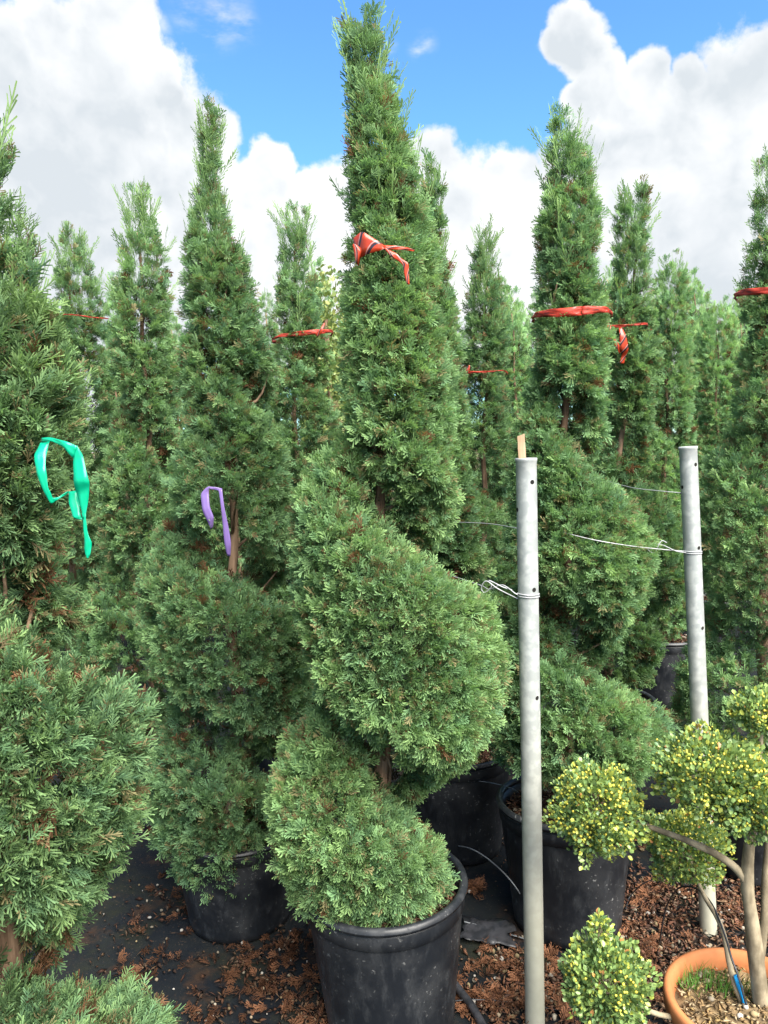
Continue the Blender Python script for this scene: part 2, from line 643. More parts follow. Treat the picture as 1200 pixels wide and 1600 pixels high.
DARK = np.array([0.062, 0.124, 0.066])
MID = np.array([0.158, 0.264, 0.116])
TIPC = np.array([0.252, 0.378, 0.138])
DEAD = np.array([0.20, 0.105, 0.055])


def sstep(x, a, b):
    t = np.clip((x - a) / (b - a), 0, 1)
    return t * t * (3 - 2 * t)


class Spiral:
    """a spiral-clipped cypress: off-axis envelope from heights and half-widths, with one helical groove"""
    def __init__(self, Y, axis, prof, groove, pitch, gtop, bluish=0.0, seed=1, gaps=(), gd=0.95):
        self.gd = gd
        # gaps: clipped-open places where the bare trunk shows (pixel, half width, half height)
        self.gaps = [(PY(gx, gy_, Y), a_ * Y / FPX, b_ * Y / FPX) for gx, gy_, a_, b_ in gaps]
        self.Y, self.seed, self.bluish = Y, seed, bluish
        ax = [PY(x, y, Y) for x, y in axis]
        self.az = np.array([p[2] for p in ax])
        self.axx = np.array([p[0] for p in ax])
        rows = []
        for (y, xl, xr) in prof:
            a, b = PY(xl, y, Y), PY(xr, y, Y)
            rows.append(((a[2] + b[2]) / 2, (a[0] + b[0]) / 2, np.linalg.norm(b - a) / 2))
        rows.sort()
        self.pz, self.px, self.pr = (np.array(c) for c in zip(*rows))
        self.zb, self.zt = self.pz[0], self.pz[-1]
        g = PY(groove[0], groove[1], Y)
        self.zg = g[2]
        self.pitch = pitch * Y / FPX
        self.gtop = PY(600, gtop, Y)[2]       # above this the groove fades away
        o = np.argsort(self.az)
        self.az, self.axx = self.az[o], self.axx[o]
        sl = (self.axx[-1] - self.axx[0]) / (self.az[-1] - self.az[0])
        self.slope = sl
        self.base = np.array([self.axis_x(0.42), Y, 0.0])

    def axis_x(self, z):
        z = np.asarray(z, float)
        x = np.interp(z, self.az, self.axx)
        return x + np.where(z < self.az[0], (z - self.az[0]) * self.slope * 0.5, 0)

    def surf(self, z, ph, shrink=0.026):
        c = np.interp(z, self.pz, self.px)
        a = self.axis_x(z)
        env = np.maximum(np.interp(z, self.pz, self.pr) - shrink, 0.012)
        cap = np.clip((z - self.zb) / 0.10, 0, 1)
        env = env * np.sqrt(np.clip(1 - (1 - cap) ** 2, 0.02, 1))
        zg = self.zg - self.pitch * (np.mod(ph + 1.5 * PI, 2 * PI) - PI) / (2 * PI)     # front (towards -Y) is 0
        u = np.mod((z - zg) / self.pitch, 1.0)
        f = np.minimum(sstep(u, 0.0, 0.20), sstep(1 - u, 0.0, 0.26)) ** 0.8
        g = np.where(z < self.gtop, self.gd, self.gd - (self.gd - 0.17) * sstep(z, self.gtop, self.gtop + 0.22)) * sstep(z, self.zb + 0.06, self.zb + 0.2)
        g = g * (0.42 + 0.58 * sstep(np.cos(ph), -0.85, 0.0))        # the cut is shallow on its rising side
        env = env * (1 - 0.12 * sstep(z, self.zt - 0.32, self.zt))
        r = env * (1 - g * (1 - f))
        k = (1 - g * (1 - f))
        cx = a + (c - a) * k
        return cx + r * np.cos(ph), self.Y + r * np.sin(ph), r, 1 - f * 1.0, g

    def build(self, n_spray, detail, name='crown', back=0.35, scale=1.0, per=7, n_shoot=60, tint=1.0, fill=0.2, brown=0.05):
        rng = np.random.default_rng(self.seed * 97 + 5)
        nz, nph = 150, 64
        zz = np.linspace(self.zb, self.zt, nz)
        pp = np.linspace(-PI, PI, nph + 1)
        Zg, Pg = np.meshgrid(zz, pp, indexing='ij')
        X, Yw, R, gr, gg = self.surf(Zg, Pg)
        S = np.stack([X, Yw, Zg], -1)
        dz = S[1:, :-1] - S[:-1, :-1]
        dp = S[:-1, 1:] - S[:-1, :-1]
        N = np.cross(dp, dz)
        A = np.linalg.norm(N, axis=-1)
        N = N / (A[..., None] + 1e-12)
        cen = S[:-1, :-1]
        view = CAM - cen
        view /= np.linalg.norm(view, axis=-1)[..., None]
        fac = np.sum(N * view, -1)
        wgt = A * (back + (1 - back) * sstep(fac, -0.45, 0.05))
        top = sstep(cen[..., 2], self.zt - 0.42, self.zt)
        wgt = wgt * (1 - 0.84 * top)
        cdf = np.cumsum(wgt.ravel())
        pick = np.searchsorted(cdf, rng.random(n_spray) * cdf[-1])
        iz, ip = np.unravel_index(np.clip(pick, 0, wgt.size - 1), wgt.shape)
        z = zz[iz] + rng.random(n_spray) * (zz[1] - zz[0])
        ph = pp[ip] + rng.random(n_spray) * (pp[1] - pp[0])
        X, Yw, R, gr, gg = self.surf(z, ph)
        Nn = N[iz, ip]
        P = np.stack([X, Yw, z], -1)
        lump = vnoise(P, 9.0, self.seed * 3.1)
        lump2 = vnoise(P, 4.0, self.seed * 1.7)
        groove = gr * gg
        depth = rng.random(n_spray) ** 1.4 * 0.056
        rr = np.minimum(R, 0.2)
        P = P + Nn * ((lump * 0.015 + lump2 * 0.020) * np.clip(rr / 0.12, 0.2, 1) - depth * np.clip(rr / 0.12, 0.15, 1))[:, None]
        # gaps: some patches of the skin stay thin, deeper in the groove too
        hole = vnoise(P, 13.0, self.seed * 7.7)
        keep = (hole > -0.30 + 0.25 * groove) | (rng.random(n_spray) < 0.22)
        keep &= self.open_gap(P + Nn * 0.02)
        keep &= rng.random(n_spray) > 0.97 * sstep(groove, 0.45, 0.85)
        P, Nn, depth, groove, z, lump, lump2, rr = (q[keep] for q in (P, Nn, depth, groove, z, lump, lump2, rr))
        m = len(P)
        tp = sstep(z, self.zt - 0.75, self.zt - 0.1)
        upw = (0.42 + 1.25 * tp)[:, None]
        up = np.array([0, 0, 1.0])
        D = Nn * (1.0 - 0.55 * tp[:, None]) + up * upw + rng.normal(size=(m, 3)) * 0.34
        D /= np.linalg.norm(D, axis=1)[:, None]
        # each spray is a handful of fronds
        k = per
        Pf = np.repeat(P, k, 0) + rng.normal(size=(m * k, 3)) * 0.010 * scale
        Df = np.repeat(D, k, 0) + rng.normal(size=(m * k, 3)) * 0.34
        Sf = np.repeat(rng.uniform(0.75, 1.2, m), k) * rng.uniform(0.75, 1.2, m * k) * scale
        Pf -= Df / np.linalg.norm(Df, axis=1)[:, None] * 0.012
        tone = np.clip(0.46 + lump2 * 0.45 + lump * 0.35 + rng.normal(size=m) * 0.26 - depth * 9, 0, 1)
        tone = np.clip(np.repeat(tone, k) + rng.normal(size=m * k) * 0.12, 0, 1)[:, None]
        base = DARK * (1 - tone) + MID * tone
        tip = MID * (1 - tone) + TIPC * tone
        blue = np.array([0.86, 1.0, 1.22])
        sh = np.clip(self.bluish + 0.25 * rng.normal(size=m) + 0.14, 0, 1)
        sh = np.repeat(sh, k)[:, None]
        base = base * (1 - sh + sh * blue) * tint
        tip = tip * (1 - sh + sh * blue) * tint
        ol = (rng.random((m * k, 1)) < 0.09)
        base = np.where(ol, np.array([0.15, 0.115, 0.065]) * tint, base)
        tip = np.where(ol, np.array([0.235, 0.215, 0.105]) * tint, tip)
        dead = np.repeat((rng.random(m) < brown * (0.12 + 2.2 * groove)), k)
        dead |= rng.random(m * k) < 0.010
        dc = DEAD * rng.uniform(0.35, 1.0, (m * k, 1))
        base = np.where(dead[:, None], dc * 0.8, base)
        tip = np.where(dead[:, None], dc, tip)
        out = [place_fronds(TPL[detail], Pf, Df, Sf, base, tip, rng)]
        # inner foliage: some dead brown sprigs, the greens coloured dark for a shaded interior
        if fill:
            nf = int(n_spray * per * fill)
            gsel = 0
            zf = self.zb + 0.03 + rng.random(nf) * (self.zt - self.zb - 0.50)
            pf = rng.uniform(-PI, PI, nf)
            fx, fy, fr, gq, g2 = self.surf(zf, pf)
            q = np.clip((fr - rng.uniform(0.045, 0.11, nf)) / fr, 0.05, 0.9)
            cx = fx - fr * np.cos(pf)
            Pi = np.stack([cx + (fx - cx) * q, self.Y + (fy - self.Y) * q, zf], -1)
            Di = np.stack([np.cos(pf), np.sin(pf), np.full(nf, 1.0)], -1) + rng.normal(size=(nf, 3)) * 0.5
            kk = (gq * g2 < 0.55) & self.open_gap(Pi)
            Pi, Di, nf = Pi[kk], Di[kk], int(kk.sum())
            inner_tone = rng.random((nf, 1))
            ci = np.where(inner_tone < 0.80, np.array([0.060, 0.105, 0.045]) * rng.uniform(0.7, 1.3, (nf, 1)), np.array([0.085, 0.048, 0.024]) * rng.uniform(0.5, 1.3, (nf, 1)))
            out.append(place_fronds(TPL[0], Pi, Di, np.full(nf, 1.1 * scale), ci, ci, rng))
        # long upright leader shoots on top and stray shoots down the column
        ns = n_shoot
        t = rng.random(ns) ** 0.75
        zs = self.zt - 0.60 * (1 - t) - 0.12
        ps = rng.uniform(-PI, PI, ns)
        sx, sy, sr, _, _ = self.surf(zs, ps, 0.028)
        q = rng.uniform(0.2, 1.0, ns)
        cx = sx - sr * np.cos(ps)
        Pt = np.stack([cx + (sx - cx) * q, self.Y + (sy - self.Y) * q, zs], -1)
        Dt = np.stack([np.cos(ps) * 0.32 * q, np.sin(ps) * 0.32 * q, np.ones(ns)], -1) + rng.normal(size=(ns, 3)) * 0.10
        to = rng.uniform(0.45, 1.0, (ns, 1))
        cb = (DARK * (1 - to) + MID * to) * tint
        ct = (MID * (1 - to) + TIPC * to) * tint
        out.append(place_fronds(TPL['s%d' % detail], Pt, Dt, rng.uniform(0.5, 1.15, ns), cb, ct, rng))
        # scattered stray shoots that stick out of the clipped skin
        n2 = max(8, ns // 5)
        sel = rng.integers(0, m, n2)
        Dq = D[sel] + up * 0.35
        to = rng.uniform(0.3, 0.9, (n2, 1))
        out.append(place_fronds(TPL['s%d' % detail], P[sel], Dq, rng.uniform(0.30, 0.52, n2), (DARK * (1 - to) + MID * to) * tint, (MID * (1 - to) + TIPC * to) * tint, rng))
        o = 0
        VV, FF, CC = [], [], []
        for v, f, c in out:
            VV.append(v)
            FF.append(f + o)
            CC.append(c)
            o += len(v)
        V = np.concatenate(VV) - self.base
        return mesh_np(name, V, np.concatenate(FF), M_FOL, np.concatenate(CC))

    def open_gap(self, P):
        k = np.ones(len(P), bool)
        for c, a_, b_ in self.gaps:
            for f in (1.0,):
                # the gap is a slot cut from the outside in, seen along the line of sight of someone in front
                e = ((P[:, 0] - c[0] * P[:, 1] / self.Y) / a_) ** 2 + ((P[:, 2] - (CAM[2] + (c[2] - CAM[2]) * P[:, 1] / self.Y)) / b_) ** 2
                k &= (e > 1) | (P[:, 1] > self.Y + 0.03)
        return k

    def trunk(self, r0=0.026, seg=10):
        zs = np.linspace(0.30, self.zt - 0.22, 26)
        x = self.axis_x(zs)
        rng = random.Random(self.seed)
        pts = [(x[i] + 0.010 * math.sin(i * 0.9 + self.seed) - self.base[0], 0.010 * math.cos(i * 0.7 + self.seed), zs[i]) for i in range(len(zs))]
        rad = [r0 * (1.0 - 0.80 * (i / 25.0)) + (0.012 * math.exp(-i * 0.8)) for i in range(26)]
        V, F = tube(pts, rad, seg, True, 0.28)
        return mesh_py('trunk', V, F, M_BARK, True)

    def branches(self, n, r=0.006):
        """side limbs from the trunk into the crown"""
        rng = random.Random(self.seed * 5)
        res = []
        for i in range(n):
            z = self.zb + 0.08 + (self.zt - self.zb - 0.7) * (i + rng.random()) / n
            ph = rng.uniform(-PI, PI)
            ax = float(self.axis_x(z))
            z2 = z + rng.uniform(0.08, 0.20)
            X, Yv, R, _, _ = self.surf(np.array([z2]), np.array([ph]))
            e = np.array([X[0], Yv[0], z2])
            s = np.array([ax, self.Y, z])
            mid = s * 0.5 + e * 0.5 + np.array([rng.uniform(-.03, .03), rng.uniform(-.03, .03), rng.uniform(-0.04, 0.02)])
            pts = smooth_path([s, mid, s + (e - s) * 0.92], 6) - self.base
            V, F = tube(pts, np.linspace(r * rng.uniform(0.8, 1.5), r * 0.35, len(pts)), 5)
            res.append(mesh_py('branch', V, F, M_TWIG, True))
        return res


def tree(sp, label, n, detail, group=None, limbs=0, **kw):
    r0 = kw.pop('r0', 0.026)
    e = empty('cypress_tree', sp.base)
    tag(e, label, 'tree', group)
    link('trunk', sp.trunk(r0), e)
    c = link('crown', sp.build(n, detail, **kw), e)
    c['kind'] = 'stuff'
    for b in sp.branches(limbs):
        link('branch', b, e)
    return e


G_NEAR = 'spiral clipped cypress trees in black pots'
hero = Spiral(2.2, [(606, 1430), (600, 1190), (596, 900), (590, 700), (585, 450), (570, 120), (566, 10)],
              [(1450, 560, 640), (1424, 508, 680), (1375, 448, 702), (1310, 422, 710), (1250, 420, 712), (1180, 435, 735), (1100, 465, 785), (1040, 470, 790),
               (960, 458, 778), (880, 446, 750), (800, 446, 725), (740, 470, 718), (680, 512, 716), (600, 528, 718), (500, 530, 706),
               (400, 532, 694), (300, 535, 664), (200, 538, 634), (120, 530, 618), (60, 524, 612), (5, 535, 606)],
              (600, 765), 415, 560, 0.0, 1, [(592, 700, 10, 20), (599, 790, 9, 26), (606, 1195, 20, 42), (650, 1215, 22, 26)])
tree(hero, 'tall light green spiral cypress with red and black striped tape below its tip', 8200, 1, G_NEAR, limbs=26, n_shoot=190, scale=0.82, brown=0.05, r0=0.027, fill=0.14, back=0.08)

left_near = Spiral(1.32, [(4, 1800), (6, 1440), (0, 1000), (-20, 500), (-40, 105)],
                   [(1800, -150, 190), (1720, -210, 262), (1620, -220, 268), (1540, -200, 210), (1480, -190, 130), (1400, -200, 165), (1300, -220, 215),
                    (1200, -232, 240), (1100, -230, 240), (1040, -220, 220), (980, -205, 165), (930, -195, 110), (880, -190, 80), (820, -185, 100),
                    (740, -180, 132), (650, -175, 132), (560, -165, 122), (480, -155, 102), (400, -150, 78), (300, -130, 46), (220, -115, 24),
                    (150, -85, 12), (105, -70, -12)],
                   (5, 845), 560, 700, 0.0, 2, [(8, 1440, 14, 40)])
tree(left_near, 'coarse leaved spiral cypress with loops of bright green tape hanging from it', 3600, 2, G_NEAR, limbs=18, n_shoot=50, tint=0.86, fill=0.12, scale=0.86, back=0.08, brown=0.06, r0=0.026)

left_second = Spiral(2.75, [(370, 1380), (364, 850), (352, 600), (330, 165)],
                     [(1385, 310, 415), (1345, 262, 450), (1280, 238, 470), (1200, 234, 487), (1120, 243, 494), (1060, 246, 498), (1000, 226, 497),
                      (940, 218, 492), (880, 222, 478), (800, 238, 458), (740, 258, 456), (690, 278, 452), (620, 282, 447), (540, 281, 428),
                      (460, 283, 404), (400, 286, 390), (350, 292, 364), (300, 304, 350), (250, 302, 350), (200, 296, 354), (160, 304, 350)],
                     (362, 850), 288, 640, 0.30, 3, [(363, 845, 26, 60), (345, 1095, 12, 20)])
tree(left_second, 'dark bluish spiral cypress with a purple tape beside its bare trunk', 5200, 1, G_NEAR, limbs=14, n_shoot=110, scale=0.84, brown=0.07, tint=0.86, back=0.08, fill=0.15)

right_first = Spiral(2.65, [(884, 1300), (882, 950), (882, 650), (878, 400), (878, 170)],
                     [(1208, 800, 965), (1172, 766, 1030), (1120, 760, 1054), (1080, 768, 1024), (1030, 772, 992), (990, 798, 978), (930, 792, 1004),
                      (870, 788, 1018), (800, 793, 1004), (740, 795, 965), (690, 798, 953), (640, 804, 952), (580, 812, 954), (520, 826, 954),
                      (495, 838, 948), (440, 836, 948), (380, 836, 948), (320, 843, 942), (260, 846, 928), (215, 846, 908), (172, 850, 898)],
                     (880, 655), 325, 560, 0.15, 4, [(881, 650, 12, 28)])
tree(right_first, 'spiral cypress behind the hollow post with a flat red band round its column', 5200, 1, G_NEAR, limbs=14, n_shoot=150, scale=0.84, brown=0.06, back=0.08, fill=0.15)

right_edge = Spiral(2.95, [(1196, 1150), (1192, 1040), (1194, 740), (1205, 220)],
                    [(1175, 1090, 1310), (1125, 1056, 1345), (1060, 1058, 1335), (1010, 1078, 1320), (940, 1092, 1312), (860, 1088, 1312), (780, 1090, 1305),
                     (720, 1098, 1300), (680, 1128, 1290), (620, 1143, 1280), (540, 1153, 1275), (460, 1158, 1262), (380, 1163, 1252), (320, 1173, 1242),
                     (260, 1178, 1232), (212, 1186, 1218)],
                    (1190, 1020), 285, 640, 0.15, 5, [(1192, 1036, 13, 18)], 0.5)
tree(right_edge, 'spiral cypress with a red band high up, standing beyond the second post', 2500, 1, G_NEAR, limbs=8, n_shoot=60, scale=0.86, back=0.08, fill=0.15)

G_MID = 'spiral clipped cypress trees further back'
MIDS = [
    (Spiral(3.6, [(240, 1100), (238, 900), (228, 600), (212, 290)],
            [(1120, 180, 290), (1060, 120, 310), (1000, 116, 300), (950, 120, 295), (900, 148, 288), (830, 146, 288), (760, 152, 288), (700, 163, 286),
             (640, 178, 282), (560, 168, 282), (500, 170, 277), (440, 176, 270), (400, 184, 262), (350, 187, 247), (310, 184, 241), (285, 195, 232)],
            (240, 905), 235, 560, 0.15, 6), 'slim spiral cypress between the green and the purple taped trees', 0.95),
    (Spiral(4.3, [(112, 1080), (110, 880), (108, 345)],
            [(1060, 50, 180), (1010, 22, 185), (940, 24, 175), (880, 40, 172), (800, 58, 182), (700, 68, 182), (600, 78, 180), (520, 80, 177), (460, 83, 162),
             (400, 83, 142), (350, 92, 126)],
            (104, 880), 205, 560, 0.2, 7), 'thin topped spiral cypress just behind the green taped tree', 0.9),
    (Spiral(3.75, [(462, 1100), (462, 700), (463, 325)],
            [(1130, 410, 520), (1080, 392, 535), (1000, 390, 538), (900, 390, 540), (800, 396, 536), (720, 408, 532), (650, 418, 532), (580, 424, 528),
             (520, 427, 515), (460, 429, 502), (420, 430, 494), (380, 430, 494), (340, 432, 494), (315, 440, 486)],
            (462, 770), 225, 560, 0.2, 8), 'spiral cypress with a red band, seen between the purple taped tree and the tallest', 0.92),
    (Spiral(3.2, [(712, 1180), (705, 900), (678, 250)],
            [(1175, 660, 765), (1130, 640, 772), (1050, 632, 775), (950, 645, 765), (880, 640, 760), (800, 650, 752), (700, 650, 746), (600, 650, 728), (500, 650, 716),
             (420, 652, 706), (350, 650, 701), (300, 652, 701), (248, 660, 696)],
            (700, 900), 260, 600, 0.1, 9), 'spiral cypress almost hidden right behind the tallest tree', 0.95),
    (Spiral(4.2, [(755, 1050), (757, 745), (762, 350)],
            [(1050, 700, 810), (1010, 684, 832), (930, 680, 828), (860, 686, 818), (800, 692, 808), (750, 712, 802), (680, 710, 800), (600, 713, 797), (540, 716, 797),
             (480, 723, 792), (430, 733, 780), (390, 738, 776), (348, 748, 772)],
            (757, 750), 205, 640, 0.25, 10, [(757, 738, 12, 26)]), 'spiral cypress with a thin knotted red tape, bare trunk showing below', 0.85),
    (Spiral(3.7, [(938, 1200), (971, 700), (985, 500), (998, 290)],
            [(1075, 900, 990), (1045, 890, 1020), (1000, 900, 1045), (950, 915, 1066), (900, 926, 1072), (820, 926, 1064), (750, 940, 1034), (690, 942, 1014), (620, 942, 1028),
             (560, 942, 1033), (500, 946, 1028), (440, 953, 1018), (380, 956, 1013), (330, 956, 1022), (288, 970, 1018)],
            (970, 700), 225, 560, 0.2, 11, [(971, 695, 15, 30)]), 'spiral cypress with a dangling red bow above its bare pale trunk', 0.9),
    (Spiral(4.9, [(1036, 1000), (1040, 670), (1050, 395)],
            [(990, 990, 1080), (950, 978, 1092), (900, 980, 1090), (800, 982, 1088), (700, 988, 1086), (640, 998, 1083), (560, 1018, 1087), (500, 1020, 1082), (450, 1026, 1080),
             (395, 1034, 1072)],
            (1040, 675), 185, 600, 0.1, 12), 'fresh green spiral cypress without tape behind the second post', 1.1),
    (Spiral(6.0, [(1122, 950), (1120, 700), (1120, 470)],
            [(900, 1070, 1165), (820, 1070, 1165), (740, 1078, 1165), (660, 1082, 1160), (580, 1084, 1160), (530, 1090, 1155), (490, 1098, 1150), (462, 1112, 1142)],
            (1120, 700), 160, 640, 0.0, 13), 'bright green cypress between the second post and the edge tree', 1.25),
]
for sp, lab, tn in MIDS:
    sp.gd = 0.96 if sp.seed in (6, 7) else 0.84
    tree(sp, lab, 1650 if sp.Y < 5 else 1200, 0, G_MID, limbs=0, n_shoot=150, scale=0.98, per=7, tint=tn, back=0.12, fill=0.15, r0=0.024)

# rows of the same stock towards the far end of the field: three grown forms, copied
FAR = []
for i in range(3):
    y0 = 0.02 * i
    hw = [118, 130, 112][i]
    sp = Spiral(6.5, [(600, 985), (600, 440 - 15 * i)],
                [(960, 600 - 40, 600 + 40), (930, 600 - 58, 600 + 58), (840, 600 - 60, 600 + 58), (740, 600 - 54, 600 + 50), (660, 600 - 44, 600 + 44), (590, 600 - 38, 600 + 40),
                 (520, 600 - 32, 600 + 32), (470, 600 - 24, 600 + 26), (430 - 15 * i, 600 - 12, 600 + 14)],
                (600, 760 + 40 * i), 150, 640, 0.1, 20 + i)
    FAR.append((sp.trunk(0.026, 6), sp.build(900, 0, scale=1.3, per=7, n_shoot=60, tint=[1.15, 1.0, 1.3][i], back=1.0)))
rr = random.Random(3)
far_spots = []
for row, Yr in enumerate([6.4, 7.4, 8.6, 10.0, 11.6]):
    half = Yr * 0.56 + 0.3
    n = int(2 * half / (0.85 if Yr < 8 else 0.7))
    for j in range(n + 1):
        x = -half + (j + 0.5 * (row % 2)) * (2 * half / n) + rr.uniform(-0.12, 0.12)
        far_spots.append((x, Yr + rr.uniform(-0.2, 0.2), rr.randrange(3), (1.75 + (690 - rr.uniform(455, 540)) / FPX * Yr) / 3.1))
for (x, y, k, s) in far_spots:
    if y < 6.1 and (0.45 < x / y < 0.52 or 0.34 < x / y < 0.40):
        continue
    e = empty('cypress_tree', (x, y, 0))
    tag(e, 'untaped spiral cypress in the distant rows at the back of the field', 'tree', 'cypress trees in the back rows')
    e.rotation_euler.z = rr.uniform(0, 2 * PI)
    e.scale = (s, s, s * rr.uniform(0.95, 1.06))
    link('trunk', FAR[k][0], e)
    c = link('crown', FAR[k][1], e)
    c['kind'] = 'stuff'


# ------------------------------------------------------------------ pots
def pot_meshes(R=0.248, H=0.45):
    wall = [(R * 0.74, 0.0), (R * 0.76, 0.004), (R * 0.775, 0.03), (R * 0.93, H - 0.075), (R * 0.935, H - 0.070), (R * 0.955, H - 0.066), (R * 0.965, H - 0.03),
            (R * 0.955, H - 0.02), (R * 0.915, H - 0.02), (R * 0.90, H - 0.07), (R * 0.86, H - 0.15)]
    V, F = lathe(wall, 64)
    k = len(wall)
    F.append(tuple(i * k for i in range(64))[::-1])
    wm = mesh_py('pot_wall', V, F, M_POT, True)
    rim = []
    for i in range(11):
        a = 2 * PI * i / 10
        rim.append((R * 0.955 + 0.0125 * math.cos(a), H - 0.010 + 0.013 * math.sin(a)))
    V, F = lathe(rim, 64)
    rm = mesh_py('pot_rim', V, F, M_POT, True)
    return wm, rm


POTW, POTR = pot_meshes()


def soil_mesh(R, z, seed, mat):
    V, F = [(0, 0, z + 0.015)], []
    rings, seg = 9, 36
    for i in range(1, rings + 1):
        r = R * i / rings
        for k in range(seg):
            a = 2 * PI * k / seg
            x, y = r * math.cos(a), r * math.sin(a)
            V.append((x, y, z + 0.014 * mnoise.noise(Vector((x * 22 + seed, y * 22, seed))) + 0.012 * (1 - i / rings)))
    for k in range(seg):
        F.append((0, 1 + k, 1 + (k + 1) % seg))
    for i in range(rings - 1):
        for k in range(seg):
            a, b = 1 + i * seg + k, 1 + i * seg + (k + 1) % seg
            F.append((a, a + seg, b + seg, b))
    return mesh_py('soil', V, F, mat, True)


# litter: bark chips, dead cypress sprays and pebbles
def chips(P, N, size, cols, rng, flat=0.35):
    """irregular little splinters and flakes, 4 vertices / 4 triangles each"""
    n = len(P)
    L = size * rng.uniform(0.5, 1.6, n)
    Wd = size * rng.uniform(0.15, 0.5, n)
    th = rng.uniform(0, 2 * PI, n)
    d = np.stack([np.cos(th), np.sin(th), rng.normal(0, flat, n)], -1)
    s = np.stack([-np.sin(th), np.cos(th), rng.normal(0, flat, n)], -1)
    v0 = P - d * L[:, None] * 0.5
    v1 = P + s * Wd[:, None] * 0.5
    v2 = P + d * L[:, None] * 0.5
    v3 = P - s * Wd[:, None] * 0.5 + np.array([0, 0, 1.0]) * (size * rng.uniform(0.05, 0.3, n))[:, None]
    V = np.stack([v0, v1, v2, v3], 1).reshape(-1, 3)
    o = np.arange(n)[:, None, None] * 4
    F = (np.array([[0, 1, 3], [1, 2, 3], [0, 2, 1], [0, 3, 2]])[None] + o).reshape(-1, 3)
    C = np.repeat(cols, 4, 0)
    return V, F, C


ICO_V = np.array([(0, 0, 1), (0.894, 0, 0.447), (0.276, 0.851, 0.447), (-0.724, 0.526, 0.447), (-0.724, -0.526, 0.447), (0.276, -0.851, 0.447),
                  (0.724, 0.526, -0.447), (-0.276, 0.851, -0.447), (-0.894, 0, -0.447), (-0.276, -0.851, -0.447), (0.724, -0.526, -0.447), (0, 0, -1)])
ICO_F = np.array([(0, 1, 2), (0, 2, 3), (0, 3, 4), (0, 4, 5), (0, 5, 1), (1, 6, 2), (2, 7, 3), (3, 8, 4), (4, 9, 5), (5, 10, 1),
                  (6, 7, 2), (7, 8, 3), (8, 9, 4), (9, 10, 5), (10, 6, 1), (11, 7, 6), (11, 8, 7), (11, 9, 8), (11, 10, 9), (11, 6, 10)])


def balls(P, R, C, rng, squash=0.3):
    n = len(P)
    S = R[:, None] * (1 + rng.uniform(-squash, squash, (n, 3)))
    V = (P[:, None, :] + ICO_V[None] * S[:, None, :]).reshape(-1, 3)
    F = (ICO_F[None] + np.arange(n)[:, None, None] * 12).reshape(-1, 3)
    return V, F, np.repeat(C, 12, 0)


def join(parts):
    o, VV, FF, CC = 0, [], [], []
    for v, f, c in parts:
        VV.append(v)
        FF.append(f + o)
        CC.append(c)
        o += len(v)
    return np.concatenate(VV), np.concatenate(FF), np.concatenate(CC)


RUST = np.array([(0.115, 0.055, 0.036), (0.080, 0.042, 0.030), (0.15, 0.075, 0.045), (0.055, 0.033, 0.025), (0.12, 0.080, 0.055), (0.18, 0.115, 0.07)])
STONE = np.array([(0.20, 0.16, 0.11), (0.26, 0.23, 0.18), (0.14, 0.12, 0.09), (0.22, 0.17, 0.095), (0.32, 0.30, 0.27)])


def mulch_on_soil(R, z, rng, n):
    r = R * np.sqrt(rng.random(n))
    a = rng.uniform(0, 2 * PI, n)
    P = np.stack([r * np.cos(a), r * np.sin(a), z + 0.016 + rng.uniform(0, 0.012, n)], -1)
    c = RUST[rng.integers(0, len(RUST), n)] * rng.uniform(0.7, 1.3, (n, 1))
    parts = [chips(P, None, 0.024, c, rng)]
    m = n // 7
    r = R * np.sqrt(rng.random(m))
    a = rng.uniform(0, 2 * PI, m)
    P2 = np.stack([r * np.cos(a), r * np.sin(a), np.full(m, z + 0.018)], -1)
    parts.append(balls(P2, rng.uniform(0.005, 0.011, m), STONE[rng.integers(0, 5, m)] * rng.uniform(0.7, 1.1, (m, 1)), rng))
    return join(parts)


_sm = soil_mesh(0.21, 0.39, 1.0, M_MULCH)
#_mv = mesh_np('mulch', *mulch_on_soil(0.21, 0.39, np.random.default_rng(4), 800)[:2], M_LITTER)
_v, _f, _c = mulch_on_soil(0.21, 0.39, np.random.default_rng(4), 900)
_mm = mesh_np('mulch', _v, _f, M_LITTER, _c)
POTS = [(hero.base + np.array([0.0, -0.01, 0]), (0, -0.02), 'scuffed black nursery pot under the tallest cypress', 1.0),
        (left_second.base, (0.01, 0), 'clean black pot under the purple taped cypress', 0.80),
        (right_first.base, (-0.03, 0.02), 'dusty black nursery pot behind the hollow post', 1.0),
        (left_near.base, (0, 0), 'black pot under the green taped cypress', 1.0),
        (right_edge.base, (0, 0), 'black pot under the cypress beyond the second post', 1.0)]
PLAB = ['black pot under the slim cypress left of the purple tape', 'black pot under the thin topped cypress', 'black pot under the red banded cypress left of the tallest',
        'black pot directly behind the tallest cypress', 'black pot of the cypress with the thin knotted red tape', 'black pot of the cypress with the red bow',
        'dust streaked pot of the fresh green untaped cypress', 'black pot of the bright green cypress']
for (sp, _l, _t), pl in zip(MIDS, PLAB):
    POTS.append((sp.base, (0, 0), pl, 1.0))
for loc, tilt, lab, s in POTS:
    e = empty('plant_pot', (loc[0], loc[1], 0.003))
    e.rotation_euler = (tilt[1], tilt[0], random.uniform(0, 6))
    e.scale = (1, 1, s)
    tag(e, lab, 'plant pot', 'black nursery pots')
    link('pot_wall', POTW, e)
    link('pot_rim', POTR, e)
    so_ = link('soil', _sm, e)
    mu = link('mulch', _mm, e)
    mu['kind'] = 'stuff'


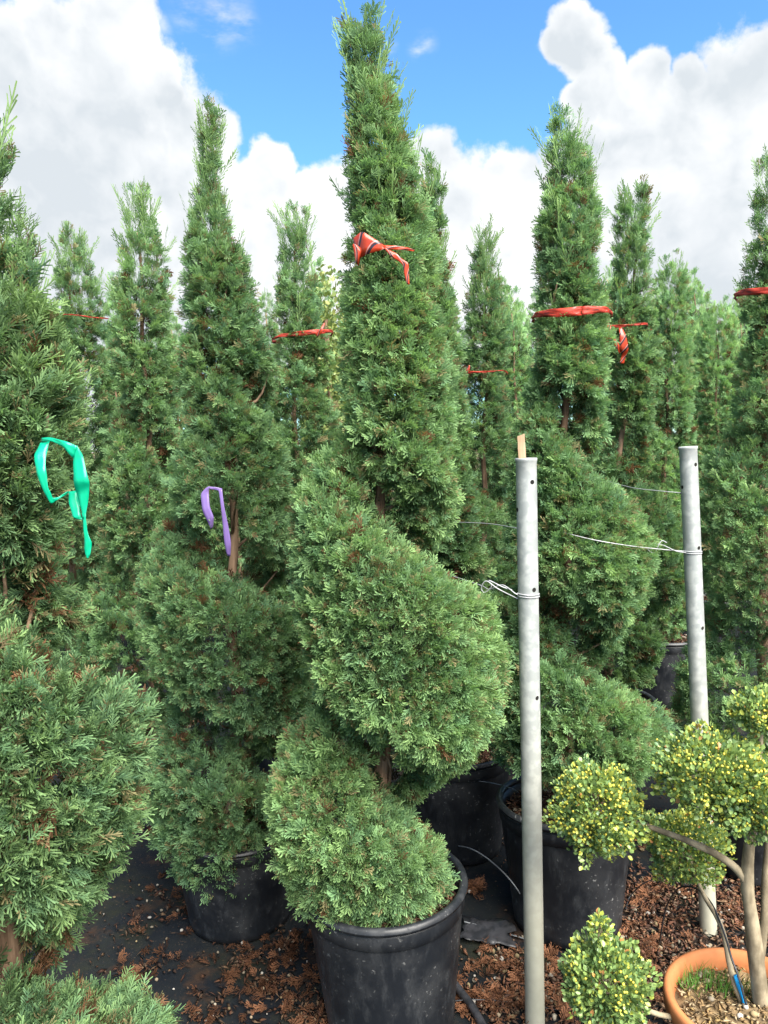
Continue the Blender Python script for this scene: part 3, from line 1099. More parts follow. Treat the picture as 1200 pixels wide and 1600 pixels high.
# ------------------------------------------------------------------ ground litter
def ground_litter():
    rng = np.random.default_rng(21)
    patches = [  # pixel, radius m, chips, dead sprays, pebbles
        (430, 1545, 0.24, 150, 26, 10), (450, 1480, 0.18, 100, 20, 8), (300, 1420, 0.10, 50, 8, 6), (250, 1400, 0.25, 50, 5, 10), (230, 1520, 0.12, 40, 12, 4),
        (380, 1510, 0.14, 90, 8, 8), (640, 1590, 0.2, 100, 10, 8), (770, 1570, 0.16, 300, 50, 40), (820, 1520, 0.18, 260, 34, 36), (740, 1390, 0.05, 10, 16, 1),
        (900, 1560, 0.30, 480, 50, 70), (1010, 1480, 0.35, 1000, 44, 90), (1010, 1400, 0.25, 700, 20, 30), (1150, 1420, 0.45, 2200, 30, 110),
        (1080, 1560, 0.4, 1400, 30, 70), (1180, 1310, 0.4, 900, 10, 30), (760, 1300, 0.2, 150, 14, 14), (790, 1270, 0.15, 60, 10, 5),
        (790, 1160, 0.2, 150, 12, 8), (240, 1300, 0.10, 30, 10, 3), (215, 1050, 0.3, 100, 30, 4), (1040, 1110, 0.3, 300, 20, 12), (330, 1590, 0.3, 120, 12, 20),
        (220, 1460, 0.3, 60, 4, 14), (760, 1480, 0.12, 40, 3, 16), (690, 1560, 0.10, 90, 12, 10), (500, 1590, 0.2, 180, 16, 8)]
    parts_chip, parts_peb, parts_dead = [], [], []
    for (x, y, R, nc, nd, npb) in patches:
        c = PZ(x, y)
        def pts(n, zlo, zhi):
            r = np.abs(rng.normal(0, R * 0.55, n))
            a = rng.uniform(0, 2 * PI, n)
            return np.stack([c[0] + r * np.cos(a), c[1] + r * np.sin(a) * 1.0, rng.uniform(zlo, zhi, n) + 0.006], -1)
        P = pts(nc, 0.0, 0.012)
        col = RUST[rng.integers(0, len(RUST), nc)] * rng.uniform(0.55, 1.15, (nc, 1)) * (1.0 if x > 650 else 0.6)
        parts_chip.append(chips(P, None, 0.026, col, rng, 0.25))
        P = pts(npb, 0.0, 0.004)
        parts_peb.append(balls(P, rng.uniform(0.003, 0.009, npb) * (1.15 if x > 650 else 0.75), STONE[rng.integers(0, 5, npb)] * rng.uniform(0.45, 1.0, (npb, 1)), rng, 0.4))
        k = 4
        P = np.repeat(pts(nd, 0.004, 0.012), k, 0) + rng.normal(size=(nd * k, 3)) * np.array([0.008, 0.008, 0.002])
        th = np.repeat(rng.uniform(0, 2 * PI, nd), k) + rng.normal(size=nd * k) * 0.5
        D = np.stack([np.cos(th), np.sin(th), rng.normal(0.08, 0.12, nd * k)], -1)
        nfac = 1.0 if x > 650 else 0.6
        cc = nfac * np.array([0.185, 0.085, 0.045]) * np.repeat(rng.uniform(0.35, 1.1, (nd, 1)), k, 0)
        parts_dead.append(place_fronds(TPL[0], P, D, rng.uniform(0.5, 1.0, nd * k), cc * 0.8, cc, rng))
    # a thin general scatter of crumbs
    n = 2600
    P = np.stack([rng.uniform(-2.2, 2.4, n), rng.uniform(1.2, 5.5, n), rng.uniform(0.004, 0.010, n)], -1)
    parts_chip.append(chips(P, None, 0.013, RUST[rng.integers(0, len(RUST), n)] * rng.uniform(0.4, 1.0, (n, 1)), rng, 0.2))
    for nm, parts, lab, cat in (('bark_litter', parts_chip, 'rust brown bark flakes scattered over the black mat', 'bark chips'),
                                ('dead_sprigs', parts_dead, 'dry orange cypress sprigs lying on the black mat', 'leaf litter'),
                                ('pebbles', parts_peb, 'small pale pebbles strewn among the litter', 'pebbles')):
        V, F, C = join(parts)
        o = link(nm, mesh_np(nm, V, F, M_LITTER, C))
        tag(o, lab, cat, kind='stuff')


ground_litter()


# ------------------------------------------------------------------ posts
def post(top_px, bot_px, Y, radius, holes, label, H=None):
    a = PY(*top_px, Y)
    b = PY(*bot_px, Y)
    d = (a - b) / (a[2] - b[2])
    foot = a - d * (a[2] + 0.05)
    e = empty('steel_post', foot)
    tag(e, label, 'post', 'galvanised tube posts')
    n = 40
    pts = [foot + (a - foot) * i / n for i in range(n + 1)]
    seg = 28
    V, F = [], []
    dv = Vector(d).normalized()
    q = Vector((0, 0, 1)).rotation_difference(dv)
    ax, ay = q @ Vector((1, 0, 0)), q @ Vector((0, 1, 0))
    ax, ay = np.array(ax), np.array(ay)
    prof = [(radius, 0.0)] + [(radius, i / n) for i in range(1, n)]
    L = a[2] - foot[2]
    ring = [(radius, t) for t in np.linspace(0, 1 - 0.012 / L, n)]
    ring += [(radius * 1.03, 1 - 0.010 / L), (radius * 1.07, 1 - 0.004 / L), (radius * 1.06, 1.0), (radius * 0.97, 1.0 + 0.0005), (radius * 0.90, 1 - 0.004 / L), (radius * 0.88, 1 - 0.25 / L)]
    for (r, t) in ring:
        c = (a - foot) * t
        for k in range(seg):
            th = 2 * PI * k / seg
            V.append(c + r * (math.cos(th) * ax + math.sin(th) * ay))
    m = len(ring)
    for i in range(m - 1):
        for k in range(seg):
            k2 = (k + 1) % seg
            F.append((i * seg + k, i * seg + k2, (i + 1) * seg + k2, (i + 1) * seg + k))
    link('tube', mesh_py('tube', V, F, M_POST, True), e)
    V, F = [], []
    # bore holes: dark discs laid on the curved tube wall, coloured as the holes' inner shade
    for (hx, hy) in holes:
        p0 = PY(hx, hy, Y - radius * 0.7)
        t = (p0[2] - foot[2]) / L
        c = foot + (a - foot) * t
        off = (p0 - c)
        lat = float(np.clip(np.dot(off, ax) / radius, -0.97, 0.97))
        th0 = -math.acos(lat)
        Vh, Fh = [], []
        rh = 0.0062
        nseg = 16
        for k in range(nseg):
            ang = 2 * PI * k / nseg
            u, v = rh * math.cos(ang), rh * math.sin(ang)
            th = th0 + u / radius
            Vh.append((a - foot) * t + dv_np(dv) * v + (radius + 0.0007) * (math.cos(th) * ax + math.sin(th) * ay))
        Fh.append(tuple(range(nseg)))
        link('bolt_hole', mesh_py('bolt_hole', Vh, Fh, M_HOLE), e)
    return foot, a, e


def dv_np(v):
    return np.array([v.x, v.y, v.z])


P1Y, P2Y = 2.14, 2.56
f1, t1, post1 = post((822, 716), (836, 1600), P1Y, 0.0288, [(831, 753), (808, 797), (834, 921), (839, 1090)], 'hollow steel post with a wooden stake stuck in its top')
f2, t2, post2 = post((1075, 698), (1108, 1478), P2Y, 0.0285, [(1086, 726), (1067, 761), (1091, 856), (1097, 981)], 'empty topped steel post standing behind the terracotta pot')

# wooden stake poking out of the first post
sp_a = PY(814, 680, P1Y)
sp_b = PY(818, 745, P1Y)
dirv = (sp_a - sp_b) / np.linalg.norm(sp_a - sp_b)
V, F = [], []
NZ = 7
for i in range(NZ):
    c = (sp_a - sp_b) * i / (NZ - 1)
    wdt = 0.0115 * (1 + 0.05 * math.sin(i * 2.1))
    for (sx, sy) in ((-1, -0.7), (0.7, -1), (1, 0.7), (-0.7, 1)):
        V.append(c + np.array([sx * wdt, sy * wdt * 0.8, (0.004 * sx if i == NZ - 1 else 0)]))
for i in range(NZ - 1):
    for k in range(4):
        k2 = (k + 1) % 4
        F.append((i * 4 + k, i * 4 + k2, i * 4 + 4 + k2, i * 4 + 4 + k))
F += [(0, 3, 2, 1), tuple((NZ - 1) * 4 + k for k in range(4))]
stake = link('wooden_stake', mesh_py('wooden_stake', V, F, M_WOOD))
stake.location = Vector(sp_b)
tag(stake, 'pale wooden stake end sticking out of the hollow post', 'stake')


# wires
def wire(name, pts, r, label, mat=M_WIRE, cat='wire', n=40, parent=None, seg=6, group=None):
    P = smooth_path(pts, n)
    o0 = P[0].copy()
    V, F = tube(P - o0, r, seg)
    o = link(name, mesh_py(name, V, F, mat, True), parent)
    if parent is None:
        o.location = Vector(o0)
        tag(o, label, cat, group)
    else:
        o.location = Vector(o0) - parent.location
    return o


def loops(center, ax_r, n_turn, drop, n=60, ph0=0.0):
    out = []
    for i in range(n + 1):
        t = i / n
        a = ph0 + 2 * PI * n_turn * t
        out.append(center + np.array([ax_r * math.cos(a), ax_r * math.sin(a), -drop * t]))
    return out


def axis_at(foot, top, z):
    return foot + (top - foot) * ((z - foot[2]) / (top[2] - foot[2]))


# upper left wire into the hidden tree
wire('tie_wire', [PY(807, 825, P1Y), PY(760, 818, 2.35), PY(690, 815, 2.75), PY(640, 812, 3.1)], 0.0013, 'thin straight wire entering the side of the staked post', group='tie wires')
c1 = axis_at(f1, t1, PY(824, 926, P1Y)[2])
lp = loops(c1, 0.0302, 2.0, 0.014, 44, PI)
wire('tie_wire', [PY(700, 898, 2.6), PY(722, 905, 2.42), PY(752, 915, 2.28), PY(765, 921, 2.2), PY(785, 914, 2.16), PY(806, 928, P1Y - 0.02)] + lp + [PY(806, 934, 2.14), PY(778, 920, 2.15), PY(760, 908, 2.17),
     PY(752, 918, 2.18), PY(757, 926, 2.18), PY(768, 916, 2.17), PY(764, 907, 2.17), PY(785, 917, 2.15), PY(800, 922, 2.14)], 0.0017,
     'twisted tie wire wrapped twice round the staked post', n=420, group='tie wires')
wire('tie_wire', [PY(1064, 770, P2Y), PY(1030, 767, 2.6), PY(988, 762, 2.75), PY(950, 752, 3.1)], 0.0013, 'thin wire entering the side of the untopped second post', group='tie wires')
c2 = axis_at(f2, t2, PY(1080, 860, P2Y)[2])
lp = loops(c2, 0.0298, 1.6, 0.010, 40, PI)
wire('tie_wire', [PY(880, 832, 2.46), PY(930, 844, 2.40), PY(985, 853, 2.42), PY(1030, 858, 2.5), PY(1066, 861, P2Y - 0.01)] + lp + [PY(1060, 862, 2.53), PY(1036, 852, 2.52), PY(1018, 850, 2.52), PY(1012, 858, 2.52), PY(1022, 864, 2.52),
     PY(1028, 854, 2.51), PY(1034, 845, 2.51), PY(1042, 848, 2.51)], 0.0015, 'tie wire with a curled end wrapped round the second post', n=380, group='tie wires')


# ------------------------------------------------------------------ tapes
def ribbon(name, rows, label, mat, cat='ribbon', group=None, uscale=1.0):
    """rows: (x_a, y_a, x_b, y_b, Y) the two edges of the strip in photo pixels on the plane Y"""
    def poly(Q):
        Q = np.array(Q)
        S = smooth_path(Q, 5 * (len(Q) - 1))
        t = np.linspace(0, len(Q) - 1, len(S))
        lin = np.stack([np.interp(t, np.arange(len(Q)), Q[:, i]) for i in range(3)], -1)
        return 0.45 * S + 0.55 * lin
    A = poly([PY(r[0], r[1], r[4]) for r in rows])
    B = poly([PY(r[2], r[3], r[4] + (r[5] if len(r) > 5 else 0)) for r in rows])
    n = len(A)
    o0 = A[0].copy()
    V, F, UV = [], [], []
    s = 0
    th = np.array([0, 0.0004, 0])
    cols = 4
    for i in range(n):
        if i: s += np.linalg.norm((A[i] + B[i]) / 2 - (A[i - 1] + B[i - 1]) / 2)
        for c in range(cols):
            t = c / (cols - 1)
            p = A[i] * (1 - t) + B[i] * t - o0
            p = p + np.array([0, 0.0009 * math.sin(i * 0.9 + c * 1.4), 0])
            V.append(p)
            UV.append((s * uscale, t))
    for i in range(n - 1):
        for c in range(cols - 1):
            a = i * cols + c
            F.append((a, a + 1, a + cols + 1, a + cols))
    me = mesh_py(name, V, F, mat, True)
    uvl = me.uv_layers.new(name='UVMap')
    for lp_ in me.loops:
        uvl.data[lp_.index].uv = UV[lp_.vertex_index]
    o = link(name, me)
    o.location = Vector(o0)
    md = o.modifiers.new('film', 'SOLIDIFY')
    md.thickness = 0.0005
    tag(o, label, cat, group)
    return o


def multi(name, strips, label, mat, cat='ribbon', group=None):
    e = None
    first = strips[0][0]
    e = empty(name, PY(first[0], first[1], first[4]))
    tag(e, label, cat, group)
    for rows in strips:
        o = ribbon('tape_strip', rows, None, mat, None)
        o.location = o.location - e.location
        o.parent = e
    return e


def band(sp, x, y, label, width=0.022, extra=None, shrink=-0.012, tiltx=0.0, group='red tapes tied on the trees'):
    """tape pulled round the whole column of a tree"""
    z = PY(x, y, sp.Y)[2]
    n = 72
    V, F, UV = [], [], []
    cx = 0
    cols = 4
    e = empty('tree_tape', (float(sp.axis_x(z)), sp.Y, z))
    s = 0
    for i in range(n + 1):
        ph = -PI / 2 + 2 * PI * i / n
        X, Yv, R, _, _ = sp.surf(np.array([z]), np.array([ph]), shrink)
        wv = 0.004 * math.sin(3 * ph + sp.seed) + tiltx * math.cos(ph)
        wd = width * (0.75 + 0.3 * math.sin(2 * ph + 1.3 * sp.seed))
        for c in range(cols):
            t = c / (cols - 1) - 0.5
            bulge = 0.004 * math.sin(i * 0.9 + c * 2.2)
            p = np.array([X[0], Yv[0], z]) - np.array(e.location)
            rad = np.array([math.cos(ph), math.sin(ph), 0])
            V.append(p + rad * bulge + np.array([0, 0, t * wd + wv]))
            UV.append((i / n * 2 * PI * float(R[0]), c / 3))
    for i in range(n):
        for c in range(cols - 1):
            a = i * cols + c
            F.append((a, a + cols, a + cols + 1, a + 1))
    me = mesh_py('tape_band', V, F, M_BAND, True)
    uvl = me.uv_layers.new(name='UVMap')
    for lp_ in me.loops:
        uvl.data[lp_.index].uv = UV[lp_.vertex_index]
    o = link('tape_band', me, e)
    md = o.modifiers.new('film', 'SOLIDIFY')
    md.thickness = 0.0005
    tag(e, label, 'ribbon', group)
    for rows in (extra or []):
        q = ribbon('tape_end', rows, None, M_RED, None)
        q.location = q.location - e.location
        q.parent = e
    return e


# hero: red, black and white striped tape with a bow
hy = 2.2 - 0.165
multi('tree_tape', [
    [(552, 372, 556, 408, hy + 0.02), (566, 362, 572, 398, hy - 0.01), (590, 376, 592, 392, hy - 0.015), (600, 383, 601, 390, hy - 0.01)],
    [(551, 382, 553, 380, hy + 0.0), (556, 410, 566, 390, hy), (560, 416, 561, 412, hy + 0.02)],
    [(600, 383, 600, 391, hy - 0.01), (618, 384, 617, 390, hy - 0.01), (634, 386, 632, 391, hy), (648, 390, 647, 393, hy + 0.02)],
    [(598, 384, 602, 388, hy - 0.01), (610, 400, 618, 395, hy - 0.02), (622, 408, 628, 404, hy - 0.02), (629, 414, 638, 412, hy - 0.02), (632, 430, 639, 430, hy - 0.02), (636, 444, 640, 445, hy - 0.02)]],
    'crumpled red tape with black and white stripes, bow tied on the tallest tree', M_RED, group='red tapes tied on the trees')
band(right_first, 890, 495, 'flat red tape wound round the cypress behind the hollow post', 0.028, tiltx=0.0)
t6 = MIDS[2][0]
band(t6, 468, 526, 'red tape slanting round the cypress left of the tallest', 0.022, [[(492, 522, 496, 527, t6.Y - 0.13), (500, 514, 504, 518, t6.Y - 0.14), (506, 504, 508, 505, t6.Y - 0.13)]], tiltx=0.012)
t8 = MIDS[4][0]
band(t8, 742, 584, 'thin red tape with a knotted loop on a far cypress', 0.012,
     [[(725, 586, 732, 584, t8.Y - 0.15), (730, 576, 733, 580, t8.Y - 0.16), (733, 570, 735, 572, t8.Y - 0.16)]])
t10 = MIDS[5][0]
Yt = t10.Y - 0.15
band(t10, 978, 513, 'red tape with a drooping bow on the cypress beyond the band', 0.020,
     [[(967, 512, 972, 512, Yt), (968, 525, 978, 524, Yt - 0.02), (969, 545, 982, 545, Yt - 0.02), (971, 556, 978, 557, Yt), (968, 568, 975, 568, Yt)],
      [(948, 508, 952, 504, Yt), (954, 530, 961, 527, Yt - 0.02), (962, 542, 967, 538, Yt - 0.02), (968, 553, 972, 549, Yt - 0.01)]])
band(right_edge, 1190, 462, 'red tape round the cypress beyond the second post', 0.024, tiltx=-0.006)
t4 = MIDS[1][0]
band(t4, 125, 500, 'red tape half hidden on the thin topped cypress', 0.007)

gy = 0.99
multi('tree_tape', [
    [(63, 692, 78, 690, gy), (54, 712, 72, 712, gy - 0.01), (57, 738, 72, 736, gy - 0.02), (70, 772, 76, 762, gy - 0.02), (80, 787, 82, 777, gy - 0.015), (90, 781, 90, 777, gy - 0.01), (106, 771, 106, 767, gy)],
    [(64, 690, 66, 684, gy), (82, 690, 82, 684, gy - 0.01), (100, 700, 104, 690, gy - 0.02), (114, 716, 121, 697, gy - 0.02)],
    [(116, 700, 121, 696, gy - 0.02), (115, 722, 130, 714, gy - 0.02), (115, 750, 139, 752, gy - 0.025), (120, 772, 140, 765, gy - 0.02), (126, 792, 136, 794, gy - 0.02), (129, 810, 134, 810, gy - 0.02)],
    [(107, 768, 120, 767, gy - 0.005), (108, 785, 124, 788, gy - 0.01), (113, 806, 127, 808, gy - 0.015), (118, 811, 130, 812, gy - 0.015)],
    [(128, 802, 134, 802, gy - 0.02), (131, 830, 136, 828, gy - 0.02), (132, 850, 143, 847, gy - 0.02), (133, 866, 142, 864, gy - 0.02), (137, 873, 138, 872, gy - 0.02)]],
    'bright green plastic tape tied in a big loop on the near cypress', M_GREEN)

py_ = 2.75 - 0.25
multi('tree_tape', [
    [(322, 762, 328, 760, py_), (314, 772, 326, 768, py_), (316, 796, 328, 792, py_ - 0.01), (324, 814, 334, 808, py_ - 0.01), (329, 827, 333, 823, py_)],
    [(324, 760, 328, 764, py_), (336, 761, 338, 766, py_), (346, 763, 348, 768, py_)],
    [(341, 764, 347, 763, py_), (345, 790, 350, 789, py_ - 0.01), (348, 820, 356, 818, py_ - 0.01), (351, 850, 361, 848, py_ - 0.01), (355, 868, 360, 870, py_)]],
    'purple tape strip hanging down beside the bare trunk', M_PURPLE)


# ------------------------------------------------------------------ cloud pruned holly in a terracotta pot
ROLL_R = np.random.default_rng(77)
LEAF_V = np.array([(0, 0, 0), (0.30, 0.10, 0.30), (0.34, 0.12, 0.62), (0, 0.02, 1.0), (-0.34, 0.12, 0.62), (-0.30, 0.10, 0.30), (0, 0, 0.5)])
LEAF_F = np.array([(0, 1, 6), (1, 2, 6), (2, 3, 6), (3, 4, 6), (4, 5, 6), (5, 0, 6)])
HY = 1.75
hx = PY(1167, 1560, HY)
HOLLY = empty('cloud_pruned_holly', (hx[0], HY, 0.33))
tag(HOLLY, 'cloud pruned holly with round leaf pads and yellow berries in the terracotta pot', 'shrub')
HL = np.array(HOLLY.location)


def pad(x, y, Y, rx, ry, rz, n, nb, yellow=0.5, fresh=0.3):
    n, nb = int(n * 3.0), int(nb * 2.0)
    rx, ry, rz = rx * 0.93, ry * 0.93, rz * 0.93
    c = PY(x, y, Y)
    s = Y / FPX
    rad = np.array([rx * s, rz, ry * s])
    rng = ROLL_R
    d = rng.normal(size=(n, 3))
    d /= np.linalg.norm(d, axis=1)[:, None]
    lump = np.array([mnoise.noise(Vector(q * 2.3 + np.array([x, y, 0]) * 0.01)) for q in d])
    lump2 = np.array([mnoise.noise(Vector(q * 5.5 + np.array([y, x, 0]) * 0.01)) for q in d])
    rho = (1 + 0.42 * lump + 0.22 * lump2) * (1 - 0.45 * rng.random(n) ** 2.0)
    P = c + d * rad * rho[:, None]
    D = d + np.array([0, 0, 0.55]) + rng.normal(size=(n, 3)) * 0.55
    D /= np.linalg.norm(D, axis=1)[:, None]
    A = rng.normal(size=(n, 3))
    A -= D * np.sum(A * D, 1)[:, None]
    A /= np.linalg.norm(A, axis=1)[:, None]
    B = np.cross(D, A)
    L = rng.uniform(0.0085, 0.0155, n)
    V = P[:, None, :] + L[:, None, None] * (LEAF_V[None, :, 0:1] * A[:, None] + LEAF_V[None, :, 1:2] * B[:, None] + LEAF_V[None, :, 2:3] * D[:, None])
    F = (LEAF_F[None] + np.arange(n)[:, None, None] * 7).reshape(-1, 3)
    t = np.clip(0.5 + 0.5 * lump + rng.normal(size=n) * 0.25, 0, 1)[:, None]
    col = np.array([0.085, 0.160, 0.065]) * (1 - t) + np.array([0.22, 0.31, 0.09]) * t
    fr = rng.random((n, 1)) < fresh * 0.65
    col = np.where(fr, np.array([0.38, 0.42, 0.08]), col)
    col = np.where(rng.random((n, 1)) < 0.012, np.array([0.42, 0.20, 0.07]), col)
    part = link('leaf_pad', mesh_np('leaf_pad', V.reshape(-1, 3) - HL, F, M_ILEX, np.repeat(col, 7, 0)), HOLLY)
    part['kind'] = 'stuff'
    if nb:
        # berries sit in clusters
        nc = max(3, nb // 7)
        dc = rng.normal(size=(nc, 3))
        dc /= np.linalg.norm(dc, axis=1)[:, None]
        db = dc[rng.integers(0, nc, nb)] + rng.normal(size=(nb, 3)) * 0.17
        db /= np.linalg.norm(db, axis=1)[:, None]
        lb = np.array([mnoise.noise(Vector(q * 2.3 + np.array([x, y, 0]) * 0.01)) for q in db])
        Pb = c + db * rad * (1.02 + 0.42 * lb)[:, None]
        yb = rng.random((nb, 1))
        cb = np.array([0.42, 0.34, 0.04]) * yb + np.array([0.32, 0.33, 0.05]) * (1 - yb)
        v, f, cc = balls(Pb - HL, rng.uniform(0.0026, 0.0042, nb), cb, rng, 0.12)
        b = link('berries', mesh_np('berries', v, f, M_BERRY, cc, True), HOLLY)
        b['kind'] = 'stuff'
    # twigs inside
    tw = []
    for i in range(16):
        e = c + d[i] * rad * 0.55
        v, f = tube([c + np.array([0, 0, -rad[2] * 0.35]), (c + e) / 2 + rng.normal(size=3) * 0.008, e], [0.0022, 0.0016, 0.0009], 4)
        tw.append((v, f))
    VV, FF = [], []
    for v, f in tw:
        o = len(VV)
        VV += [q - HL for q in v]
        FF += [tuple(j + o for j in q) for q in f]
    g = link('twigs', mesh_py('twigs', VV, FF, M_PALEBARK), HOLLY)
    g['kind'] = 'stuff'


pad(936, 1266, 1.86, 72, 74, 0.11, 1900, 230, fresh=0.35)
pad(1112, 1205, 1.78, 88, 58, 0.13, 2000, 230, fresh=0.25)
pad(1170, 1245, 1.74, 70, 56, 0.12, 1500, 150, fresh=0.25)
pad(1190, 1110, 1.80, 46, 32, 0.07, 700, 70, fresh=0.25)
pad(1072, 1322, 2.10, 62, 58, 0.10, 1300, 130, fresh=0.35)
pad(946, 1532, 1.72, 72, 66, 0.10, 1800, 60, fresh=0.16)
pad(937, 1452, 1.72, 17, 24, 0.025, 90, 0, fresh=0.5)
pad(1260, 1180, 1.80, 70, 60, 0.11, 900, 80, fresh=0.25)


def limb(pts, r0, r1, name='stem', mat=M_PALEBARK, seg=9, lump=0.25):
    P = smooth_path(pts, 22) - HL
    V, F = tube(P, np.linspace(r0, r1, len(P)), seg, True, lump)
    return link(name, mesh_py(name, V, F, mat, True), HOLLY)


limb([PY(1196, 1680, 1.78), PY(1188, 1560, 1.78), PY(1176, 1450, 1.78), PY(1168, 1370, 1.78), PY(1176, 1280, 1.78), PY(1185, 1200, 1.78)], 0.023, 0.009, 'stem')
limb([PY(1184, 1530, 1.79), PY(1194, 1440, 1.80), PY(1196, 1370, 1.81), PY(1202, 1280, 1.82)], 0.011, 0.007, 'stem')
limb([PY(1172, 1385, 1.78), PY(1145, 1352, 1.79), PY(1100, 1325, 1.81), PY(1060, 1308, 1.83), PY(1015, 1292, 1.85), PY(960, 1275, 1.86)], 0.0110, 0.006, 'branch')
limb([PY(1182, 1640, 1.77), PY(1120, 1606, 1.75), PY(1060, 1592, 1.74), PY(1010, 1578, 1.73), PY(955, 1545, 1.72)], 0.010, 0.005, 'branch')
limb([PY(1174, 1600, 1.78), PY(1146, 1530, 1.80), PY(1128, 1450, 1.88), PY(1098, 1395, 1.98), PY(1075, 1335, 2.08)], 0.0085, 0.005, 'branch')
limb([PY(1180, 1260, 1.78), PY(1150, 1240, 1.78), PY(1115, 1220, 1.78)], 0.009, 0.005, 'branch')
limb([PY(1182, 1240, 1.78), PY(1188, 1170, 1.79), PY(1190, 1120, 1.80)], 0.009, 0.004, 'branch')
tp_ = [PY(1150, 1524, 1.787), PY(1160, 1556, 1.778), PY(1166, 1578, 1.772), PY(1173, 1602, 1.765)]
V, F = tube(smooth_path(tp_, 12) - tp_[0], [0.006 + 0.001 * math.sin(i) for i in range(13)], 8)
bt = link('blue_tie', mesh_py('blue_tie', V, F, M_BLUE, True))
bt.location = Vector(tp_[0])
tag(bt, 'bright blue tape wound round a thin branch over the terracotta pot', 'tape')

# terracotta pot
TR = 0.19
terra = empty('terracotta_pot', (hx[0], HY, 0.003))
tag(terra, 'round orange terracotta pot holding the cloud pruned holly', 'plant pot')
M_TERRA = make_terra()
H = float(hx[2])
prof = [(TR * 0.70, 0.0), (TR * 0.72, 0.005), (TR * 0.88, H - 0.06), (TR * 0.97, H - 0.055), (TR * 1.0, H - 0.045), (TR * 1.01, H - 0.012), (TR * 0.99, H - 0.002), (TR * 0.95, H),
        (TR * 0.90, H - 0.006), (TR * 0.88, H - 0.03), (TR * 0.84, H - 0.10)]
V, F = lathe(prof, 72)
k = len(prof)
F.append(tuple(i * k for i in range(72))[::-1])
link('pot_wall', mesh_py('pot_wall', V, F, M_TERRA, True), terra)
M_POTSOIL = mat_noise('dry_soil', (0.09, 0.065, 0.038), (0.20, 0.14, 0.075), 30, 0.95, 0.1, 0.8, bdist=0.01)
link('soil', soil_mesh(TR * 0.87, H - 0.05, 3.0, M_POTSOIL), terra)
rng = np.random.default_rng(8)
n = 700
r = TR * 0.84 * np.sqrt(rng.random(n))
a = rng.uniform(0, 2 * PI, n)
P = np.stack([r * np.cos(a), r * np.sin(a), np.full(n, H - 0.036)], -1)
pal = np.array([(0.23, 0.16, 0.07), (0.18, 0.12, 0.06), (0.27, 0.21, 0.13), (0.13, 0.09, 0.05)])
prt = [chips(P, None, 0.020, pal[rng.integers(0, 4, n)], rng)]
mq = 26
r = TR * 0.8 * np.sqrt(rng.random(mq))
a = rng.uniform(0, 2 * PI, mq)
prt.append(balls(np.stack([r * np.cos(a), r * np.sin(a), np.full(mq, H - 0.034)], -1), rng.uniform(0.004, 0.011, mq), STONE[rng.integers(0, 5, mq)], rng))
v, f, c = join(prt)
q = link('soil_crumbs', mesh_np('soil_crumbs', v, f, M_LITTER, c), terra)
q['kind'] = 'stuff'
# tufts of fine grass growing in the pot
gparts = []
for (gx, gyy, nn, sd_) in ((1108, 1532, 170, 0.030), (1076, 1538, 60, 0.016), (1165, 1545, 90, 0.022), (1128, 1548, 60, 0.016)):
    c0 = PZ(gx, gyy, H - 0.03)
    P = np.stack([c0[0] + rng.normal(0, sd_, nn), c0[1] + rng.normal(0, sd_ * 0.8, nn), np.full(nn, H - 0.036)], -1)
    D = rng.normal(size=(nn, 3)) * 0.45 + np.array([0, 0, 1.0])
    Ln = rng.uniform(0.015, 0.04, nn)
    th = rng.uniform(0, PI, nn)
    s_ = np.stack([np.cos(th), np.sin(th), np.zeros(nn)], -1) * 0.0011
    V = np.stack([P - s_, P + s_, P + D * Ln[:, None]], 1).reshape(-1, 3)
    F = np.arange(nn * 3).reshape(-1, 3)
    C = np.repeat(np.array([0.08, 0.20, 0.035]) * rng.uniform(0.6, 1.5, (nn, 1)), 3, 0)
    gparts.append((V, F, C))
V, F, C = join(gparts)
g = link('grass', mesh_np('grass', V, F, M_ILEX, C))
tag(g, 'small green tufts of grass growing in the terracotta pot', 'grass', kind='stuff')

# ------------------------------------------------------------------ irrigation
GZ = 0.012
wire('drip_tube', [PZ(978, 1420, GZ), PY(985, 1400, 2.75), PY(1010, 1378, 2.7), PY(1045, 1372, 2.65), PY(1075, 1385, 2.62), PZ(1082, 1405, 0.05)], 0.0024, 'thin black irrigation tube arching beside the dusty pot', M_TUBE, 'tube')
wire('drip_tube', [PZ(1030, 1478, GZ), PY(1034, 1450, 2.4), PY(1042, 1415, 2.35), PY(1060, 1388, 2.2), PY(1086, 1388, 2.1), PY(1112, 1412, 1.95), PY(1132, 1460, 1.85), PY(1144, 1500, 1.80), PY(1155, 1530, 1.775), PY(1176, 1610, 1.75)], 0.0026,
     'thin black tube looping into the terracotta pot', M_TUBE, 'tube')
wire('drip_tube', [PZ(690, 1228, GZ), PY(715, 1220, 3.1), PY(760, 1222, 2.95), PY(800, 1232, 2.72), PZ(812, 1240, 0.38)], 0.0020, 'fine tube spanning from the hidden pot to the dusty pot', M_GREYTUBE, 'tube')
wire('drip_tube', [PZ(700, 1320, GZ), PY(735, 1326, 2.85), PY(770, 1348, 2.72), PY(805, 1385, 2.55), PZ(826, 1425, GZ)], 0.0024, 'grey drip tube curving over the mat between the pots', M_GREYTUBE, 'tube')
wire('drip_tube', [PZ(725, 1440, 0.03), PZ(770, 1452, GZ), PZ(810, 1464, GZ), PZ(850, 1476, GZ)], 0.0024, 'grey tube lying on the mat in front of the dusty pot', M_GREYTUBE, 'tube')
wire('water_pipe', [PZ(690, 1512, 0.04), PZ(720, 1550, 0.032), PZ(742, 1580, 0.028), PZ(772, 1640, 0.02)], 0.0125, 'thick black water pipe on the ground beside the scuffed pot', M_TUBE, 'pipe', seg=12)
